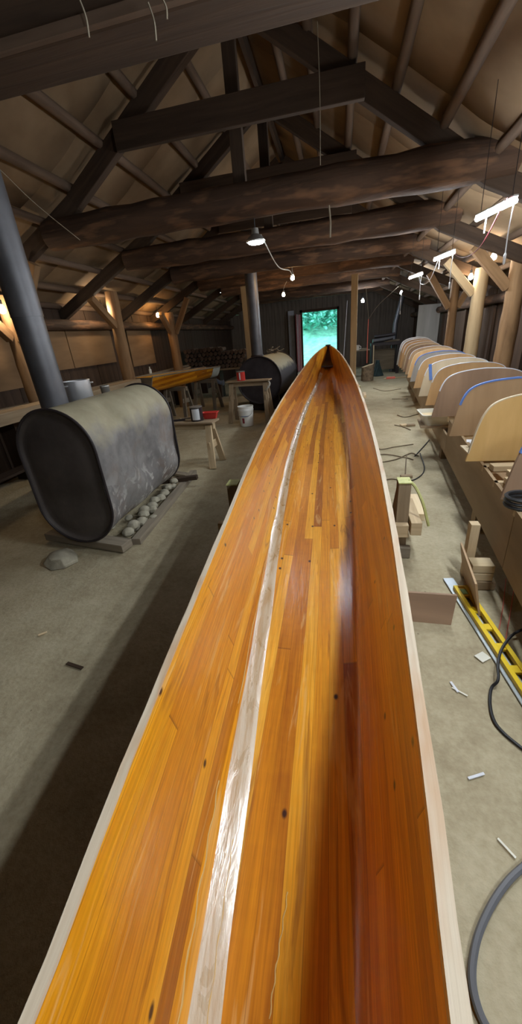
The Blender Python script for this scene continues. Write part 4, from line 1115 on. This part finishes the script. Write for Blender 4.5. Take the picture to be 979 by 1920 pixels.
bulb(-.93, 8.9, 2.615, 'warm', 'warm bulb hanging from a pale knob left of centre, the higher of the pair', .042, 2.80, cmat='cordw')
bulb(-1.40, 11.0, 2.505, 'warm', 'warm bulb hanging above the doorway, the lower of the pair', .042, 2.80, .1, cmat='cordw')
M['led_big'] = emit('cool_bulb_light', (.75, .87, 1.0), 420)
bulb(.755, 14.0, 2.33, 'led_big', 'cool white bulb right of the pale square post at the back', .045, 2.65)
bulb(2.27, 8.2, 2.215, 'warm_white', 'lit bulb on the second right-hand log post', .04, 2.40)
bulb(2.21, 7.0, 2.345, 'warm_white', 'lit bulb on the brace of the nearest right-hand post', .042, 2.46)
# round LED lamp under the second tie beam with its cord
lx, ly, lz = -.865, 4.70, 2.50
t = thing('hanging_lamp', 'bright round LED lamp hanging under the second tie beam at the centre', 'lamp', (lx, ly, lz))
MB().lathe([(.004, -.012), (.078, -.010), (.085, .004)], (lx, ly, lz), 20).build('led_disc', M['led_round'], t, smooth=True)
MB().lathe([(.10, .0), (.103, .012), (.07, .05), (.04, .07), (.035, .12), (.004, .125)], (lx, ly, lz), 20).build('shade', M['tin'], t, smooth=True)
MB().tube([(lx, ly, lz+.12), (lx, ly, 2.72)], .006, 6).build('hanger', M['black'], t)
tag(MB().tube(smooth_pts([(lx+.06, ly, lz+.06), (-.74, 5.4, 2.36), (-.70, 6.4, 2.42), (-.80, 7.6, 2.45), (-.93, 8.85, 2.80)], 8), .006, 6).build('lamp_cord', M['cordw'], smooth=True), 'pale cord sagging from the round lamp to the warm bulb', 'cord')
tag(MB().lathe([(.004, -.04), (.035, -.02), (.04, .01), (.02, .04), (.004, .045)], (-.93, 8.86, 2.83), 12).build('ceiling_knob', M['cordw'], smooth=True), 'pale round knob above the higher warm bulb', 'knob')
# twine hanging from the beams
for (px, py0, py1, Y, lab) in ((595, 40, 310, 4.3, 'long thin string hanging straight down at the centre before the second beam'), (617, 385, 445, 4.55, 'short pale rope end hanging under the second tie beam'), (303, -5, 38, 1.9, 'short dusty string hanging from the nearest beam, left of centre'),
        (148, -5, 75, 1.9, 'longest dusty string hanging from the nearest beam at the upper left'), (278, 5, 80, 1.92, 'dusty string hanging from the nearest beam beside the pale ledge')):
    a, b = at(px, py0, Y=Y), at(px+3, py1, Y=Y)
    b = Vector((a.x+.01, Y, b.z)); a.z = min(a.z, roof_z(a.x)-.05)
    tag(MB().tube(smooth_pts([a, a.lerp(b, .5)+Vector((.008, 0, 0)), b], 5), .0035 if Y < 4.4 else .009, 5).build('string', M['twine'], smooth=True), lab, 'string', 'strings hanging from the roof')
tag(MB().tube(smooth_pts([at(0, 318, Y=3.4), at(70, 385, Y=3.9), at(150, 450, Y=4.5)], 6), .004, 5).build('string', M['twine'], smooth=True), 'thin slanting string at the upper left beside the stovepipe', 'string', 'strings hanging from the roof')

# ------------------------------------------------------------------ things at the back right
t = thing('chopping_block', 'upright sawn log stump on the floor beyond the canoe bow', 'stump', (.92, 13.1, 0))
m = MB(); seg = 18; rings = []
for z in (0, .1, .25, .40, .46):
    rings.append([Vector((.92+math.cos(2*PI*j/seg)*.19*(1+.05*math.sin(j*2.3+z*5)), 13.1+math.sin(2*PI*j/seg)*.19*(1+.05*math.cos(j*1.7)), z+(.05*math.cos(2*PI*j/seg) if z > .45 else 0))) for j in range(seg)])
m.rings(rings, True, True, False).build('bark_side', M['bark'], t, smooth=True, angle=60)
MB().rings([[p for p in rings[-1]], [Vector((.92, 13.1, .47))+(p-Vector((.92, 13.1, .47)))*.1 for p in rings[-1]]], True, False, True).build('cut_top', M['cleat'], t)
tag(MB().tube(smooth_pts([(.90, 13.25, .52), (.895, 13.25, 1.1), (.90, 13.25, 1.65), (.905, 13.25, 1.78)], 5), .014, 6).build('red_rope', M['red_cord'], smooth=True), 'thin red rope hanging straight down to the stump', 'rope')
tag(MB().tube(smooth_pts([(.905, 13.25, 1.79), (.85, 13.0, 2.1), (.74, 12.4, 2.62)], 5), .006, 5).build('rope_tie', M['twine'], smooth=True), 'thin cord running from the red rope up to the left', 'cord')
tag(MB().tube(smooth_pts([(.91, 13.25, 1.79), (1.1, 12.4, 2.1), (1.42, 10.9, 2.40)], 5), .005, 5).build('rope_tie', M['twine'], smooth=True), 'thin cord running from the red rope up to the last LED light', 'cord')
t = thing('side_table', 'small table with a dark top behind the stump', 'table', (.75, 14.3, 0))
MB().board((.45, 14.3, .86), (1.05, 14.3, .86), .4, .03).build('table_top', M['board_grey'], t)
for x in (.5, 1.0):
    for y in (14.15, 14.45): MB().box((x-.02, y-.02, 0), (x+.02, y+.02, .845), 2).build('leg', M['board_dark'], t)
t = thing('cup', 'white cup standing on the small table at the back', 'cup', (.64, 14.25, .876))
cu_ = MB().lathe([(.001, 0), (.055, 0), (.065, .16), (.06, .16), (.05, .01), (.001, .008)], (.64, 14.25, .876), 16).build('cup_body', M['white_plastic'], t, smooth=True)
MB().tube(smooth_pts([(.70, 14.25, 1.01), (.745, 14.25, .99), (.745, 14.25, .93), (.695, 14.25, .91)], 4), .009, 6).build('handle', M['white_plastic'], cu_, smooth=True)
tag(MB().board((.74, 14.3, .90), (.98, 14.35, .90), .10, .04).build('paper_bundle', M['board_grey'], bevel=.005), 'grey folded bundle beside the white cup', 'bundle')
t = thing('bench_stand', 'dark heavy workstand with a cluttered top at the back right', 'workbench', (1.6, 14.9, 0))
MB().board((1.12, 14.9, .98), (2.10, 14.9, .98), .55, .10).build('table_top', M['dark_metal'], t, bevel=.01)
for x in (1.18, 2.04):
    for y in (14.68, 15.12): MB().box((x-.05, y-.05, 0), (x+.05, y+.05, .93), 2).build('leg', M['dark_metal'], t, bevel=.006)
MB().board((1.15, 15.2, .45), (2.07, 15.2, .45), .03, .7).build('back_panel', M['board_grey'], t)
tag(MB().log((1.18, 14.8, 1.10), (1.85, 14.85, 1.16), .065, .06, 10, 5).build('pipe_length', M['pipe'], smooth=True), 'dark pipe length lying on the cluttered workstand', 'pipe')
tag(MB().log((1.25, 15.0, 1.23), (1.95, 14.95, 1.27), .06, .05, 10, 5).build('pipe_length', M['dark_metal'], smooth=True), 'upper dark pipe on the cluttered workstand', 'pipe')
tag(MB().board((1.55, 14.9, 1.06), (2.08, 15.02, 1.06), .16, .06).build('plank', M['board_grey'], bevel=.004), 'grey plank lying on the cluttered workstand', 'plank')
tag(MB().tube([(1.92, 15.3, .0), (1.98, 15.35, 1.6), (2.2, 15.5, 2.55)], .08, 12).build('exhaust_duct', M['pipe'], smooth=True), 'dark duct rising behind the cluttered workstand', 'duct')
m = MB()
random.seed(9)
for k in range(9):
    a = 2*PI*k/9; m.board((1.33+math.cos(a)*.2, 14.2+math.sin(a)*.13, .0), (1.33, 14.22, .42+.1*random.random()), .14, .03)
tag(m.build('tarp_heap', M['teal'], bevel=.01), 'dark teal heap of cloth in front of the cluttered workstand', 'cloth')
tag(MB().board((1.19, 14.35, 0), (1.20, 14.55, .98), .035, .035).build('broom_stick', M['lumber'], bevel=.004), 'pale upright stick leaning at the cluttered workstand', 'stick')
tag(MB().board((2.62, 13.2, .0), (2.66, 13.3, 2.02), .62, .02, (0, 1, 0)).build('standing_sheet', M['ply_grey']), 'pale grey plywood sheet standing upright behind the third right post', 'plywood panel')
tag(MB().board((.12, 13.2, 0.0), (.26, 13.3, 2.35), .02, .03, (0, 1, 0)).build('white_batten', M['bluewhite']), 'thin pale batten leaning left of the square post at the bow', 'batten')
tag(MB().board((1.48, 10.9, .30), (1.26, 10.9, .30), .05, .05).build('peg', M['red_cord']), 'small orange peg sticking out of the far end of the strongback', 'peg')

# right wall boards behind the posts
for k, y in enumerate((4.3, 6.0, 7.4, 9.0, 10.8, 12.4)):
    tag(MB().board((XR-.05, y, .0), (XR-.05, y, 1.9), .09, .05, (1, 0, 0)).build('wall_stud', M['board_dark']), 'upright grey stud on the right wall, %s from the camera' % ORD[k], 'stud', 'studs of the right wall')

# ------------------------------------------------------------------ outside the doorway
m = MB()
ys = [YB+.1, YB+1.0, YB+2.5, YB+5, YB+7, YB+9, YB+12, YB+16, YB+24]; zs = [-.02, -.02, .0, .05, .5, 1.5, 3.2, 5.5, 9.0]
for y, z in zip(ys, zs):
    for i in range(17): m.v.append(Vector((-13+24*i/16, y, z+.1*math.sin(i*1.7+y))))
for j in range(len(ys)-1):
    for i in range(16): a = j*17+i; m.face((a, a+1, a+18, a+17), ((i, j), (i+1, j), (i+1, j+1), (i, j+1)))
tag(m.build('hillside', M['grass'], smooth=True), 'bright green grassy bank seen through the open doorway', 'grass', kind='stuff')
tag(MB().board((-3, YB+.5, .02), (1.5, YB+.5, .02), .7, .05).build('doorstep', M['gravel']), 'pale doorstep slab outside the open doorway', 'step')
random.seed(21)
for k, (x, y, r) in enumerate(((-2.6, YB+9.5, 1.5), (-.9, YB+9.2, 1.4), (.6, YB+9.6, 1.5), (-1.8, YB+11.5, 1.8), (-.2, YB+12.0, 1.9), (-3.6, YB+11.5, 1.6))):
    m = MB(); zb = np.interp(y, ys, zs)
    for q in range(520):
        a, b = random.uniform(0, 2*PI), math.acos(random.uniform(-.2, 1)); rr_2 = r*random.uniform(.8, 1.05)
        c = Vector((x+math.cos(a)*math.sin(b)*rr_2, y+math.sin(a)*math.sin(b)*rr_2*.8, zb+.3+math.cos(b)*rr_2*.85))
        d1 = Vector((random.uniform(-1, 1), random.uniform(-1, 1), random.uniform(-.6, .6))).normalized()*.16; d2 = d1.cross(Vector((random.uniform(-1, 1), random.uniform(-1, 1), 1))).normalized()*.10
        i0 = len(m.v); m.v.extend([c-d1, c+d2, c+d1, c-d2]); m.face((i0, i0+1, i0+2, i0+3), ((0, 0), (1, 0), (1, 1), (0, 1)))
    lab = ['leafy shrub outside, left in the doorway', 'leafy shrub outside, in the middle of the doorway', 'leafy shrub outside, right in the doorway', 'leafy shrub higher on the bank, left of the middle one', 'leafy shrub higher on the bank, above the middle one', 'leafy shrub on the bank hidden left of the doorway'][k]
    tag(m.build('shrub', M['leaf']), lab, 'shrub', 'shrubs on the bank')

# ------------------------------------------------------------------ daylight
w = bpy.data.worlds.new('world'); bpy.context.scene.world = w; w.use_nodes = True
bg = w.node_tree.nodes['Background']; bg.inputs[0].default_value = (.62, .86, 1.0, 1); bg.inputs[1].default_value = 2.9
